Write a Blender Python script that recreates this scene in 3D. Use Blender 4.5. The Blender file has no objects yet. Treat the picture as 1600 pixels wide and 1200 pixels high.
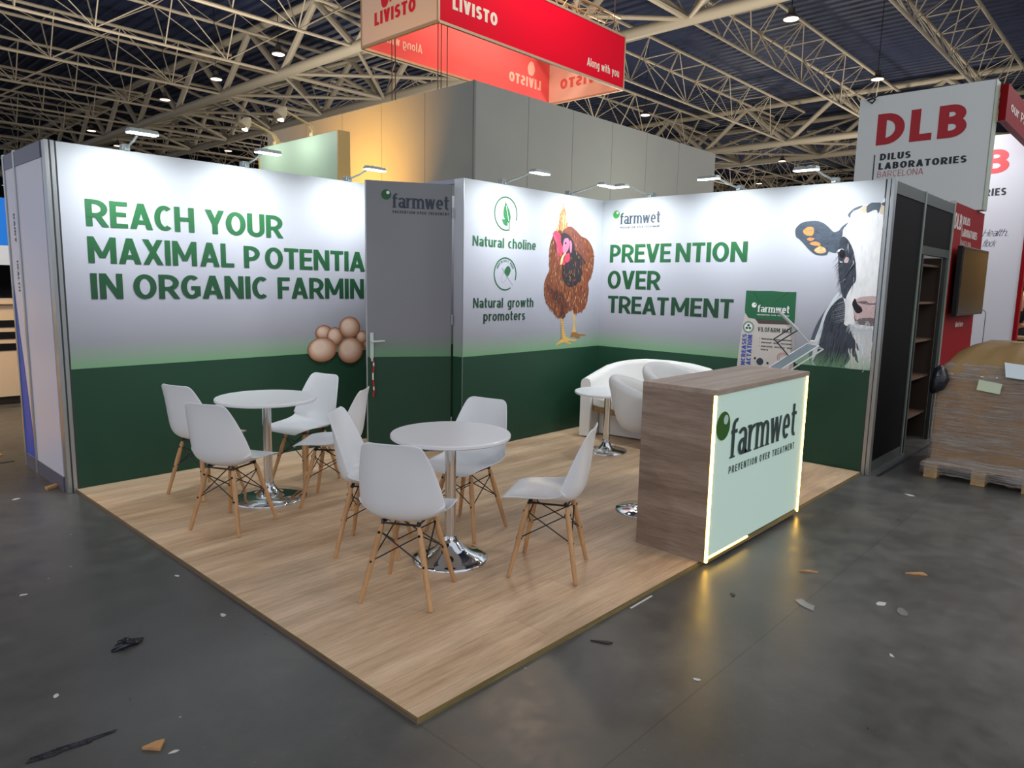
import bpy, bmesh, math, random
from mathutils import Vector, Matrix
R = math.radians
sc = bpy.context.scene
# ------------------------------------------------------------------ camera, world, exposure
cam_d = bpy.data.cameras.new('camera'); cam = bpy.data.objects.new('camera', cam_d)
sc.collection.objects.link(cam); sc.camera = cam
YAW, PITCH, ROLL, FPX = 0.7486, -0.1428, 0.0200, 1105.33
f_ = Vector((math.cos(PITCH)*math.cos(YAW), math.cos(PITCH)*math.sin(YAW), math.sin(PITCH)))
r_ = f_.cross(Vector((0, 0, 1))).normalized(); u_ = r_.cross(f_)
rr = math.cos(ROLL)*r_ + math.sin(ROLL)*u_; uu = -math.sin(ROLL)*r_ + math.cos(ROLL)*u_
mw = Matrix((rr, uu, -f_)).transposed().to_4x4(); mw.translation = (-1.5214, -5.7751, 1.598)
cam.matrix_world = mw
cam_d.sensor_width = 36; cam_d.sensor_fit = 'HORIZONTAL'; cam_d.lens = FPX/1600*36
cam_d.clip_end = 400
wd = bpy.data.worlds.new('hall_ambience'); sc.world = wd; wd.use_nodes = True
wb = wd.node_tree.nodes['Background']; wb.inputs[0].default_value = (0.82, 0.87, 1.0, 1); wb.inputs[1].default_value = 0.86
vs = sc.view_settings
vs.view_transform = 'Standard'; vs.look = 'None'; vs.exposure = 0.0; vs.gamma = 1.0; vs.use_curve_mapping = False

def area(name, loc, target, power, size, size_y=None, col=(1, 1, 1), spread=180, parent=None):
    l = bpy.data.lights.new(name, 'AREA'); l.energy = power; l.color = col; l.spread = R(spread)
    l.size = size
    if size_y: l.shape = 'RECTANGLE'; l.size_y = size_y
    else: l.shape = 'DISK'
    o = bpy.data.objects.new(name, l); sc.collection.objects.link(o)
    o.location = loc; d = Vector(target)-Vector(loc); o.rotation_euler = d.to_track_quat('-Z', 'Y').to_euler()
    return o
# the hall's high-bay lamps that hang above and behind the camera
for i, (x, y) in enumerate(((-6, -14), (6, -13), (18, -12), (-10, -2), (12, -8), (2, -22), (26, -6))):
    area('hall_light', (x, y, 9.0), (x, y, 0), 240, 0.7, col=(1.0, 0.93, 0.84))

# ------------------------------------------------------------------ materials
def rgb(*c):                                   # sRGB 0..255 -> linear
    return tuple((v/255/12.92 if v/255 <= .04045 else ((v/255+.055)/1.055)**2.4) for v in c)+(1,)
MATS = {}
def mat(name, col=(128, 128, 128), rough=.6, metal=0, emit=None, strength=1, spec=.5, coat=0):
    if name in MATS: return MATS[name]
    m = bpy.data.materials.new(name); m.use_nodes = True; b = m.node_tree.nodes['Principled BSDF']
    b.inputs['Base Color'].default_value = rgb(*col); b.inputs['Roughness'].default_value = rough
    b.inputs['Metallic'].default_value = metal; b.inputs['Specular IOR Level'].default_value = spec
    if coat: b.inputs['Coat Weight'].default_value = coat; b.inputs['Coat Roughness'].default_value = .08
    if emit: b.inputs['Emission Color'].default_value = rgb(*emit); b.inputs['Emission Strength'].default_value = strength
    MATS[name] = m; return m
def nodes(m): return m.node_tree.nodes, m.node_tree.links, m.node_tree.nodes['Principled BSDF']
def ramp(n, stops, interp='LINEAR'):
    r = n.new('ShaderNodeValToRGB'); r.color_ramp.interpolation = interp
    e = r.color_ramp.elements
    e[0].position = stops[0][0]; e[0].color = stops[0][1]
    e[1].position = stops[-1][0]; e[1].color = stops[-1][1]
    for p, c in stops[1:-1]:
        k = e.new(p); k.color = c
    return r
def noise(n, l, vec, scale, detail=4, rough=.6):
    t = n.new('ShaderNodeTexNoise'); t.inputs['Scale'].default_value = scale
    t.inputs['Detail'].default_value = detail; t.inputs['Roughness'].default_value = rough
    if vec is not None: l.new(vec, t.inputs['Vector'])
    return t
def mapping(n, l, scale, rot=(0, 0, 0)):
    g = n.new('ShaderNodeNewGeometry'); mp = n.new('ShaderNodeMapping')
    mp.inputs['Scale'].default_value = scale; mp.inputs['Rotation'].default_value = rot
    l.new(g.outputs['Position'], mp.inputs['Vector']); return mp.outputs[0]
def mix(n, l, a, b, fac, mode='MIX'):
    x = n.new('ShaderNodeMix'); x.data_type = 'RGBA'; x.blend_type = mode
    for s, v in ((6, a), (7, b), (0, fac)):
        if hasattr(v, 'links'): l.new(v, x.inputs[s])
        else: x.inputs[s].default_value = v
    return x.outputs[2]
def math_(n, l, op, a, b=0.):
    x = n.new('ShaderNodeMath'); x.operation = op
    for i, v in enumerate((a, b)):
        if hasattr(v, 'links'): l.new(v, x.inputs[i])
        else: x.inputs[i].default_value = v
    return x.outputs[0]
def bump(n, l, b, h, s=.1, dist=.01):
    u = n.new('ShaderNodeBump'); u.inputs['Strength'].default_value = s; u.inputs['Distance'].default_value = dist
    l.new(h, u.inputs['Height']); l.new(u.outputs[0], b.inputs['Normal'])

def m_wood(name, dark, light, scale, rough=.45, planks=None, tone=.5):
    m = mat(name, light, rough); n, l, b = nodes(m)
    v = mapping(n, l, scale)
    t1 = noise(n, l, v, 1.0, 6, .62); t2 = noise(n, l, v, 6.0, 5, .7)
    h = math_(n, l, 'ADD', math_(n, l, 'MULTIPLY', t1.outputs[0], .65), math_(n, l, 'MULTIPLY', t2.outputs[0], .35))
    r = ramp(n, [(.32, rgb(*dark)), (.5, rgb(*[int(dark[i]*.4+light[i]*.6) for i in range(3)])), (.64, rgb(*light))])
    l.new(h, r.inputs[0]); c = r.outputs[0]
    if planks:
        br = n.new('ShaderNodeTexBrick'); g = n.new('ShaderNodeNewGeometry'); l.new(g.outputs['Position'], br.inputs['Vector'])
        br.inputs['Scale'].default_value = 1; br.inputs['Brick Width'].default_value = planks[0]; br.inputs['Row Height'].default_value = planks[1]
        br.inputs['Mortar Size'].default_value = .0011; br.inputs['Mortar Smooth'].default_value = .2; br.offset = .37
        br.inputs['Color1'].default_value = (.93, .93, .93, 1); br.inputs['Color2'].default_value = (1.05, 1.03, 1, 1); br.inputs['Mortar'].default_value = (.55, .5, .45, 1)
        c = mix(n, l, c, br.outputs[0], 1.0, 'MULTIPLY')
    l.new(c, b.inputs['Base Color']); bump(n, l, b, t2.outputs[0], .05, .003)
    return m
FLOORWOOD = m_wood('oak_laminate', (170, 136, 103), (228, 200, 167), (.8, 7.5, 7.5), .42, (1.28, .193))
DESKWOOD = m_wood('grey_oak_board', (112, 92, 76), (168, 148, 130), (1.1, 1.1, 11.), .5)
DESKTOP = m_wood('grey_oak_board_top', (132, 112, 95), (180, 162, 145), (1.0, 12., 12.), .48)
BEECH = m_wood('beech', (168, 122, 78), (202, 158, 110), (18, 18, 3), .45)
PALLETWOOD = m_wood('pallet_pine', (150, 120, 80), (208, 178, 128), (2, 6, 6), .8)
EDGE = m_wood('raw_board_edge', (96, 84, 48), (138, 120, 74), (3, 3, 30), .7)

WHITE = mat('white_plastic', (226, 228, 230), .32)
TABLE = mat('white_laminate', (228, 229, 231), .25)
LEATHER = mat('white_leatherette', (226, 226, 222), .45)
CHROME = mat('chrome', (215, 218, 220), .07, 1)
ALU = mat('aluminium', (172, 176, 176), .35, .85)
PAINTGREY = mat('grey_painted_profile', (150, 150, 165), .5)
WIRE = mat('black_wire', (18, 18, 20), .4)
BLACK = mat('black_plastic', (14, 14, 16), .35)
GREEN_D = mat('logo_green', (20, 92, 40), .5)
INK = mat('dark_ink', (38, 50, 62), .5)
STEEL = mat('beige_painted_steel', (198, 185, 162), .55)
STEEL2 = mat('beige_painted_tube', (192, 180, 158), .5)
LEDW = mat('led_panel', (255, 255, 255), .5, emit=(240, 248, 255), strength=14)
LEDY = mat('warm_led_strip', (255, 230, 160), .5, emit=(255, 200, 78), strength=17)
BAY = mat('high_bay_lens', (255, 240, 215), .5, emit=(255, 228, 188), strength=4)
SILVER = mat('silver_lamp_body', (176, 186, 180), .35, .3)
WHITEP = mat('white_card', (225, 225, 222), .6)

def m_hall_floor():
    m = mat('sealed_concrete', (66, 68, 68), .4); n, l, b = nodes(m)
    v = mapping(n, l, (1, 1, 1))
    a = noise(n, l, v, .55, 5, .6); c = noise(n, l, v, 5., 6, .7); d = noise(n, l, v, 60., 3, .6)
    h = math_(n, l, 'ADD', math_(n, l, 'MULTIPLY', a.outputs[0], .6), math_(n, l, 'MULTIPLY', c.outputs[0], .4))
    r = ramp(n, [(.36, rgb(62, 62, 60)), (.52, rgb(82, 82, 79)), (.66, rgb(102, 102, 98))]); l.new(h, r.inputs[0])
    sp = ramp(n, [(.70, (0, 0, 0, 1)), (.76, (1, 1, 1, 1))]); l.new(noise(n, l, v, 38., 2, .5).outputs[0], sp.inputs[0])
    col = mix(n, l, r.outputs[0], rgb(104, 104, 102), math_(n, l, 'MULTIPLY', sp.outputs[0], .5))
    vo = n.new('ShaderNodeTexVoronoi'); vo.inputs['Scale'].default_value = 7; l.new(v, vo.inputs['Vector']); sx = n.new('ShaderNodeSeparateXYZ'); l.new(vo.outputs['Color'], sx.inputs[0])
    fl = math_(n, l, 'MULTIPLY', math_(n, l, 'LESS_THAN', vo.outputs['Distance'], .045), math_(n, l, 'GREATER_THAN', sx.outputs[0], .86))
    col = mix(n, l, col, rgb(150, 150, 146), fl)
    # slab joints every few metres
    br = n.new('ShaderNodeTexBrick'); l.new(v, br.inputs['Vector']); br.inputs['Scale'].default_value = 1
    br.inputs['Brick Width'].default_value = 5.6; br.inputs['Row Height'].default_value = 4.55; br.offset = 0; br.inputs['Mortar Size'].default_value = .004
    br.inputs['Color1'].default_value = br.inputs['Color2'].default_value = (1, 1, 1, 1); br.inputs['Mortar'].default_value = (.7, .7, .7, 1)
    col = mix(n, l, col, br.outputs[0], 1., 'MULTIPLY'); l.new(col, b.inputs['Base Color'])
    rr_ = ramp(n, [(.3, (.27, .27, .27, 1)), (.7, (.46, .46, .46, 1))]); l.new(c.outputs[0], rr_.inputs[0]); l.new(rr_.outputs[0], b.inputs['Roughness'])
    bump(n, l, b, d.outputs[0], .04, .004)
    return m
CONCRETE = m_hall_floor()

ZB = 0.912
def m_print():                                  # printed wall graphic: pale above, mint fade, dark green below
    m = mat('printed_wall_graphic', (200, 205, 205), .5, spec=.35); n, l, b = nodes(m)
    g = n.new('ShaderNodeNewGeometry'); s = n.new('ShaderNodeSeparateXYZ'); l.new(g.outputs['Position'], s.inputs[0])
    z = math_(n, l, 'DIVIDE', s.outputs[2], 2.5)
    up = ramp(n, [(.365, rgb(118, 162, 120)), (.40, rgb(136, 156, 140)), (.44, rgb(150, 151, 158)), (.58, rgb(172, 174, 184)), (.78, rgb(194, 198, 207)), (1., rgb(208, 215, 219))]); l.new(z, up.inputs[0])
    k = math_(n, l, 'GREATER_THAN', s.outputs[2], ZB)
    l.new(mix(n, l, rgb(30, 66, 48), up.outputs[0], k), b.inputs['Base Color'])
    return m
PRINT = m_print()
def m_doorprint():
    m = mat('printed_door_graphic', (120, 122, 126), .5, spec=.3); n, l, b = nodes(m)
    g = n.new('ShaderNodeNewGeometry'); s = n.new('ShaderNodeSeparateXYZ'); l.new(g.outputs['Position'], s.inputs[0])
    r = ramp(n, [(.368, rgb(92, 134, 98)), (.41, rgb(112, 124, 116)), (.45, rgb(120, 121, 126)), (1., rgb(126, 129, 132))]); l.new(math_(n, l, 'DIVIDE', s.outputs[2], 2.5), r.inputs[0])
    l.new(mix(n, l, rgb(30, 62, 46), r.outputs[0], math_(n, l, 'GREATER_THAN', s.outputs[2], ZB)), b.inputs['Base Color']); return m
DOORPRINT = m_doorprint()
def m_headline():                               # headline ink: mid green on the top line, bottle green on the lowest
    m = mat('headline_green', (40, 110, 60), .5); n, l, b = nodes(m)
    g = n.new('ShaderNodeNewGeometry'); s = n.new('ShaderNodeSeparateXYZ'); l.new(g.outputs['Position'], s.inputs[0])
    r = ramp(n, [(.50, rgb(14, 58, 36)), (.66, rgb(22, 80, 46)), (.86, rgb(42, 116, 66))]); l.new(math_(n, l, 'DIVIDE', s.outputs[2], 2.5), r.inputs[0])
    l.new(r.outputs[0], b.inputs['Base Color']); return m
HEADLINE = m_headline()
def m_fade(name, col):                          # cow print colours that dissolve into the mint band at their foot
    m = mat(name, col, .5); n, l, b = nodes(m)
    g = n.new('ShaderNodeNewGeometry'); s = n.new('ShaderNodeSeparateXYZ'); l.new(g.outputs['Position'], s.inputs[0])
    r = ramp(n, [(.355, (1, 1, 1, 1)), (.425, (0, 0, 0, 1))]); l.new(math_(n, l, 'DIVIDE', s.outputs[2], 2.5), r.inputs[0])
    nz = noise(n, l, mapping(n, l, (30, 30, 8)), 1., 4, .6)
    c = mix(n, l, rgb(*col), rgb(*[min(255, int(v*1.25+8)) for v in col]), nz.outputs[0])
    l.new(mix(n, l, c, rgb(120, 168, 126), math_(n, l, 'MULTIPLY', r.outputs[0], .75)), b.inputs['Base Color']); return m
def m_noise(name, c1, c2, scale, rough=.6, metal=0, bmp=0):
    m = mat(name, c1, rough, metal); n, l, b = nodes(m)
    t = noise(n, l, mapping(n, l, scale), 1., 5, .6); r = ramp(n, [(.35, rgb(*c1)), (.65, rgb(*c2))]); l.new(t.outputs[0], r.inputs[0])
    l.new(r.outputs[0], b.inputs['Base Color'])
    if bmp: bump(n, l, b, t.outputs[0], bmp, .02)
    return m

# ------------------------------------------------------------------ mesh builder
def basis(d):
    d = Vector(d).normalized(); a = Vector((0, 0, 1)) if abs(d.z) < .9 else Vector((1, 0, 0))
    x = d.cross(a).normalized(); return x, d.cross(x), d
class MB:
    def __init__(s): s.v = []; s.f = []; s.m = []
    def face(s, pts, m=0):
        i = len(s.v); s.v += [tuple(p) for p in pts]; s.f.append(tuple(range(i, i+len(pts)))); s.m.append(m)
    def box(s, a, b, m=0):
        x0, y0, z0 = [min(a[i], b[i]) for i in range(3)]; x1, y1, z1 = [max(a[i], b[i]) for i in range(3)]
        return s.hexa([(x0, y0, z0), (x1, y0, z0), (x1, y1, z0), (x0, y1, z0)], [(x0, y0, z1), (x1, y0, z1), (x1, y1, z1), (x0, y1, z1)], m)
    def hexa(s, lo, hi, m=0):
        i = len(s.v); s.v += [tuple(p) for p in lo]+[tuple(p) for p in hi]; k = len(lo)
        s.f.append(tuple(i+j for j in range(k-1, -1, -1))); s.f.append(tuple(i+k+j for j in range(k)))
        for j in range(k): q = (j+1) % k; s.f.append((i+j, i+q, i+k+q, i+k+j))
        s.m += [m]*(k+2); return s
    def obox(s, c, ax, h, m=0):                 # oriented box: centre, three axes, half sizes
        c = Vector(c); ax = [Vector(a).normalized()*k for a, k in zip(ax, h)]
        q = [(-1, -1), (1, -1), (1, 1), (-1, 1)]
        return s.hexa([c+ax[0]*a+ax[1]*b-ax[2] for a, b in q], [c+ax[0]*a+ax[1]*b+ax[2] for a, b in q], m)
    def bar(s, p, q, w, h, m=0):                # rectangular bar between two points
        x, y, d = basis(Vector(q)-Vector(p)); c = (Vector(p)+Vector(q))/2
        return s.obox(c, (x, y, d), (w/2, h/2, (Vector(q)-Vector(p)).length/2), m)
    def cyl(s, p, q, r0, r1=None, n=12, m=0, cap=True):
        return s.tube([p, q], [r0, r0 if r1 is None else r1], n, m, cap)
    def tube(s, pts, rad, n=10, m=0, cap=True, closed=False):
        pts = [Vector(p) for p in pts]; k = len(pts)
        if not isinstance(rad, (list, tuple)): rad = [rad]*k
        i0 = len(s.v); px = None
        for i, p in enumerate(pts):
            if closed: d = pts[(i+1) % k]-pts[i-1]
            else: d = pts[min(i+1, k-1)]-pts[max(i-1, 0)]
            d.normalize()
            if px is None: x, y, _ = basis(d)
            else: x = (px-d*px.dot(d)).normalized(); y = d.cross(x)
            px = x
            for j in range(n):
                a = 2*math.pi*j/n; s.v.append(tuple(p+(x*math.cos(a)+y*math.sin(a))*rad[i]))
        for i in range(k if closed else k-1):
            for j in range(n):
                a = i0+i*n; b = i0+((i+1) % k)*n; s.f.append((a+j, a+(j+1) % n, b+(j+1) % n, b+j)); s.m.append(m)
        if cap and not closed:
            s.f.append(tuple(i0+j for j in range(n-1, -1, -1))); s.f.append(tuple(i0+(k-1)*n+j for j in range(n))); s.m += [m, m]
        return s
    def lathe(s, prof, c=(0, 0, 0), n=40, m=0):  # profile of (radius, z)
        i0 = len(s.v); k = len(prof)
        for r, z in prof:
            for j in range(n):
                a = 2*math.pi*j/n; s.v.append((c[0]+r*math.cos(a), c[1]+r*math.sin(a), c[2]+z))
        for i in range(k-1):
            for j in range(n):
                a = i0+i*n; s.f.append((a+j, a+(j+1) % n, a+n+(j+1) % n, a+n+j)); s.m.append(m)
        if prof[0][0] > 1e-6: s.f.append(tuple(i0+j for j in range(n-1, -1, -1))); s.m.append(m)
        if prof[-1][0] > 1e-6: s.f.append(tuple(i0+(k-1)*n+j for j in range(n))); s.m.append(m)
        return s
    def grid(s, rows, m=0, closed_u=False):
        i0 = len(s.v); w = len(rows[0])
        for r in rows: s.v += [tuple(p) for p in r]
        for i in range(len(rows)-1):
            for j in range(w if closed_u else w-1):
                q = (j+1) % w; s.f.append((i0+i*w+j, i0+i*w+q, i0+(i+1)*w+q, i0+(i+1)*w+j)); s.m.append(m)
        return s
    def prism(s, poly, d, m=0):                 # extrude a planar polygon along d
        d = Vector(d); return s.hexa([Vector(p) for p in poly], [Vector(p)+d for p in poly], m)
    def build(s, name, mats, parent=None, smooth=False, bevel=0, solid=0, sub=0, at=None):
        me = bpy.data.meshes.new(name)
        off = Vector(at) if at is not None else (parent.location if parent is not None and parent.rotation_euler.z == 0 and parent.get('_w') else Vector((0, 0, 0)))
        me.from_pydata([tuple(Vector(p)-off) for p in s.v], [], s.f)
        for mt in (mats if isinstance(mats, (list, tuple)) else [mats]): me.materials.append(mt)
        for p, k in zip(me.polygons, s.m): p.material_index = k
        bm = bmesh.new(); bm.from_mesh(me); bmesh.ops.remove_doubles(bm, verts=bm.verts, dist=1e-6) if smooth or bevel else None
        big = [f for f in bm.faces if len(f.verts) > 4]
        if big: bmesh.ops.triangulate(bm, faces=big)
        if smooth or bevel or sub: bmesh.ops.recalc_face_normals(bm, faces=bm.faces)
        bm.to_mesh(me); bm.free()
        if smooth:
            me.polygons.foreach_set('use_smooth', [True]*len(me.polygons))
            if hasattr(me, 'set_sharp_from_angle') and smooth is not True: me.set_sharp_from_angle(angle=R(smooth))
        o = bpy.data.objects.new(name, me); sc.collection.objects.link(o)
        if parent is not None: o.parent = parent
        if at is not None: o.location = at
        if solid: md = o.modifiers.new('thickness', 'SOLIDIFY'); md.thickness = solid; md.offset = 0
        if bevel: md = o.modifiers.new('edge', 'BEVEL'); md.width = bevel; md.segments = 2; md.limit_method = 'ANGLE'
        if sub: md = o.modifiers.new('smooth', 'SUBSURF'); md.levels = sub; md.render_levels = sub
        me.update(); return o
def tag(o, label, cat, group=None, kind=None):
    o['label'] = label; o['category'] = cat
    if group: o['group'] = group
    if kind: o['kind'] = kind
    return o
def thing(name, label, cat, loc=(0, 0, 0), rz=0, group=None, world=True, kind=None):
    o = bpy.data.objects.new(name, None); sc.collection.objects.link(o); o.empty_display_size = .1
    o.location = loc; o.rotation_euler = (0, 0, rz)
    if world and rz == 0: o['_w'] = 1
    return tag(o, label, cat, group, kind)
KIDS = {}
def kids(o):
    if o.name not in KIDS: KIDS[o.name] = [c for c in sc.collection.objects if c.parent == o]
    return KIDS[o.name]
def copy_tree(o, parent=None):
    c = o.copy(); sc.collection.objects.link(c); c.parent = parent
    for ch in kids(o): copy_tree(ch, c)
    return c

# ------------------------------------------------------------------ lettering (own stroke font)
def arc(cx, cy, rx, ry, a0, a1, n=16):
    return [(cx+rx*math.cos(R(a0+(a1-a0)*i/n)), cy+ry*math.sin(R(a0+(a1-a0)*i/n))) for i in range(n+1)]
def glyph(c, hx, hy, serif=False):
    X = .74; t = 1-hy; l = hx; S = []
    def st(x, y0=0, y1=1): S.append(('R', x-hx, y0, x+hx, y1))
    def bar(y, x0, x1): S.append(('R', x0, y-hy, x1, y+hy))
    def dg(x0, y0, x1, y1, k=1.08): S.append(('D', x0, y0, x1, y1, hx*k))
    def cv(p): S.append(('S', p))
    def foot(x, y=0): 
        if serif: S.append(('R', x-hx*1.75, y, x+hx*1.75, y+hy*.9))
    def flag(x, y):
        if serif: S.append(('P', [(x-hx*2.1, y-hy*.4), (x-hx*.9, y-hy*2.2), (x-hx*.9, y+.01)]))
    w = {'A': .66, 'B': .58, 'C': .56, 'D': .62, 'E': .5, 'F': .48, 'G': .6, 'H': .63, 'I': 2*hx, 'J': .4, 'K': .6, 'L': .47, 'M': .8, 'N': .64, 'O': .66, 'P': .56, 'R': .6, 'S': .54, 'T': .54, 'U': .6, 'V': .62, 'W': .92, 'X': .62, 'Y': .6, 'Z': .52,
         'a': .5, 'b': .52, 'c': .44, 'd': .52, 'e': .51, 'f': .34, 'g': .52, 'h': .52, 'i': 2*hx, 'k': .52, 'l': 2*hx, 'm': .84, 'n': .52, 'o': .54, 'p': .53, 'r': .36, 's': .43, 't': .35, 'u': .52, 'v': .5, 'w': .74, 'y': .5, 'x': .5,
         ' ': .26, '.': 2*hx, '-': .3, "'": .14}.get(c, .5)
    W = w; r = w-hx; xt = X-hy
    if c == 'A': dg(hx, 0, w/2, 1); dg(w-hx, 0, w/2, 1); bar(.27, w*.2, w*.8)
    elif c == 'B':
        st(l); m = .53
        cv([(l, t), (w*.45, t)]+arc(w*.45, (t+m)/2, r-.03-w*.45, (t-m)/2, 90, -90)+[(l, m)]); cv([(l, m), (w*.45, m)]+arc(w*.45, (m+hy)/2, r-w*.45, (m-hy)/2, 90, -90)+[(l, hy)])
    elif c == 'C': cv(arc(w*.56, .5, w*.56-hx, .5-hy, 52, 308, 24))
    elif c == 'D': st(l); cv([(l, t), (w*.32, t)]+arc(w*.32, .5, r-w*.32, .5-hy, 90, -90, 22)+[(l, hy)])
    elif c == 'E': st(l); bar(t, l, w); bar(.51, l, w*.92); bar(hy, l, w)
    elif c == 'F': st(l); bar(t, l, w); bar(.49, l, w*.92)
    elif c == 'G': cv(arc(w*.54, .5, w*.54-hx, .5-hy, 52, 318, 24)); bar(.46, w*.52, w); st(r, .12, .46)
    elif c == 'H': st(l); st(r); bar(.51, l, r)
    elif c == 'I': st(l)
    elif c == 'J': st(r, .25); cv(arc(r-.16, .25, .16, .25-hy, 0, -110))
    elif c == 'K': st(l); dg(l*1.4, .42, r, 1); dg(w*.42, .58, r+.01, 0)
    elif c == 'L': st(l); bar(hy, l, w)
    elif c == 'M': st(l); st(r); dg(l, 1, w/2, .2, .95); dg(r, 1, w/2, .2, .95)
    elif c == 'N': st(l); st(r); dg(l, 1, r, 0)
    elif c == 'O': cv(arc(w/2, .5, w/2-hx, .5-hy, 0, 360, 30))
    elif c in 'PR':
        st(l); m = .42; cv([(l, t), (w*.42, t)]+arc(w*.42, (t+m)/2, r-w*.42, (t-m)/2, 90, -90)+[(l, m)])
        if c == 'R': dg(w*.5, .44, r+.02, 0)
    elif c in 'Ss':
        T = 1 if c == 'S' else X; q = T*.505; e = T-hy
        cv(arc(w/2, (e+q)/2, w/2-hx, (e-q)/2, 25, 270, 16)+arc(w/2, (q+hy)/2, w/2-hx, (q-hy)/2, 90, -155, 16)[1:])
    elif c == 'T': bar(t, 0, w); st(w/2)
    elif c == 'U': cv([(l, 1)]+arc(w/2, .3, w/2-hx, .3-hy, 180, 360)+[(r, 1)])
    elif c == 'V': dg(hx, 1, w/2, 0); dg(r, 1, w/2, 0)
    elif c == 'W': dg(hx, 1, w*.28, 0); dg(w*.5, 1, w*.28, 0); dg(w*.5, 1, w*.72, 0); dg(r, 1, w*.72, 0)
    elif c == 'X': dg(hx, 0, r, 1); dg(hx, 1, r, 0)
    elif c == 'x': dg(hx, 0, r, X); dg(hx, X, r, 0)
    elif c == 'Y': dg(hx, 1, w/2, .4); dg(r, 1, w/2, .4); st(w/2, 0, .44)
    elif c == 'Z': bar(t, 0, w); bar(hy, 0, w); dg(hx, 0, r, 1)
    elif c == 'a':
        cv(arc(w*.46, X*.7, r-w*.46, xt-X*.7, 155, 0, 12)+[(r, 0)]); cv(arc(w*.46, .225, w*.46-hx, .225-hy, -10, 300, 20)+[(r, .3)])
        cv([(w*.5, .45-hy), (r, .45-hy)])
        if serif: S.append(('P', [(r, 0), (r+hx*1.9, .02), (r+hx*1.7, .07), (r, .14)]))
    elif c == 'c': cv(arc(w*.56, X/2, w*.56-hx, X/2-hy, 50, 310, 20))
    elif c == 'e': cv(arc(w/2, X/2, w/2-hx, X/2-hy, -4, 312, 24)); bar(X*.48, hx, w-hx*.6)
    elif c in 'nhmr':
        st(l, 0, 1 if c == 'h' else X); foot(l)
        if c != 'h': flag(l, X)
        if c == 'm':
            a = (w/2-hx)/2
            for x0 in (l, w/2): cv([(x0, X*.5)]+arc(x0+a, X*.6, a, xt-X*.6, 180, 0, 12)+[(x0+2*a, 0)]); foot(x0+2*a)
        elif c == 'r': cv([(l, X*.45)]+arc(w*.95, X*.52, w*.95-l, xt-X*.52, 180, 92, 9)+[(w, xt)])
        else: cv([(l, X*.5)]+arc(w/2, X*.6, w/2-hx, xt-X*.6, 180, 0, 14)+[(r, 0)])
    elif c == 'o': cv(arc(w/2, X/2, w/2-hx, X/2-hy, 0, 360, 26))
    elif c == 'u': cv([(l, X)]+arc(w/2, X*.4, w/2-hx, X*.4-hy, 180, 360, 14)+[(r, X)]); st(r, 0, X)
    elif c == 'l': st(l)
    elif c == 'i': st(l, 0, X); st(l, .84, 1)
    elif c == 't': x = w*.42; cv([(x, .98), (x, .2)]+arc(x+.13, .2, .13, .2-hy, 180, 285, 8)); bar(X-hy, 0, w)
    elif c == 'f': x = w*.38; cv([(x, 0), (x, .8)]+arc(x+.16, .8, .16, 1.03-hy-.8, 180, 70, 9)); bar(X-hy, 0, w); foot(x)
    elif c in 'pbdgq':
        cv(arc(w/2, X/2, w/2-hx, X/2-hy, 0, 360, 26))
        if c == 'p': st(l, -.26, X)
        if c == 'b': st(l)
        if c == 'd': st(r)
        if c == 'g': cv([(r, X), (r, -.06)]+arc(w/2, -.06, w/2-hx, .2-hy, 0, -150, 10))
    elif c == 'k': st(l); dg(l*1.4, .3, r, X); dg(w*.45, .42, r, 0)
    elif c == 'v': dg(hx, X, w/2, 0); dg(r, X, w/2, 0)
    elif c == 'y': dg(hx, X, w/2, 0); dg(r, X, w*.3, -.26)
    elif c == 'w':
        dg(hx, X, w*.29, 0, 1.1); dg(w*.5, X, w*.29, 0, .75 if serif else 1.); dg(w*.5, X, w*.71, 0, 1.1); dg(r, X, w*.71, 0, .75 if serif else 1.)
    elif c == '.': st(l, 0, 2*hy)
    elif c == '-': bar(.4, 0, w)
    return W, S
def text_polys(s, hx=.1, hy=.085, gap=.1, serif=False, extra={}):
    out = []; x = 0
    for i, c in enumerate(s):
        w, S = glyph(c, hx, hy, serif)
        for q in S:
            if q[0] == 'R': out.append([(x+q[1], q[2]), (x+q[3], q[2]), (x+q[3], q[4]), (x+q[1], q[4])])
            elif q[0] == 'D':
                _, x0, y0, x1, y1, k = q; out.append([(x+x0-k, y0), (x+x0+k, y0), (x+x1+k, y1), (x+x1-k, y1)])
            elif q[0] == 'P': out.append([(x+a, b) for a, b in q[1]])
            else:
                p = q[1]; L = []; n = len(p); cl = abs(p[0][0]-p[-1][0])+abs(p[0][1]-p[-1][1]) < 1e-6
                for j in range(n):
                    a = p[j-1] if j else (p[-2] if cl else p[0]); b = p[j+1] if j < n-1 else (p[1] if cl else p[-1])
                    dx, dy = b[0]-a[0], b[1]-a[1]; k = math.hypot(dx, dy) or 1; nx, ny = -dy/k*hx, dx/k*hy
                    L.append(((x+p[j][0]+nx, p[j][1]+ny), (x+p[j][0]-nx, p[j][1]-ny)))
                for j in range(n-1): out.append([L[j][0], L[j+1][0], L[j+1][1], L[j][1]])
        x += w+gap+extra.get(i, 0)
    return out, x-gap
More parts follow.
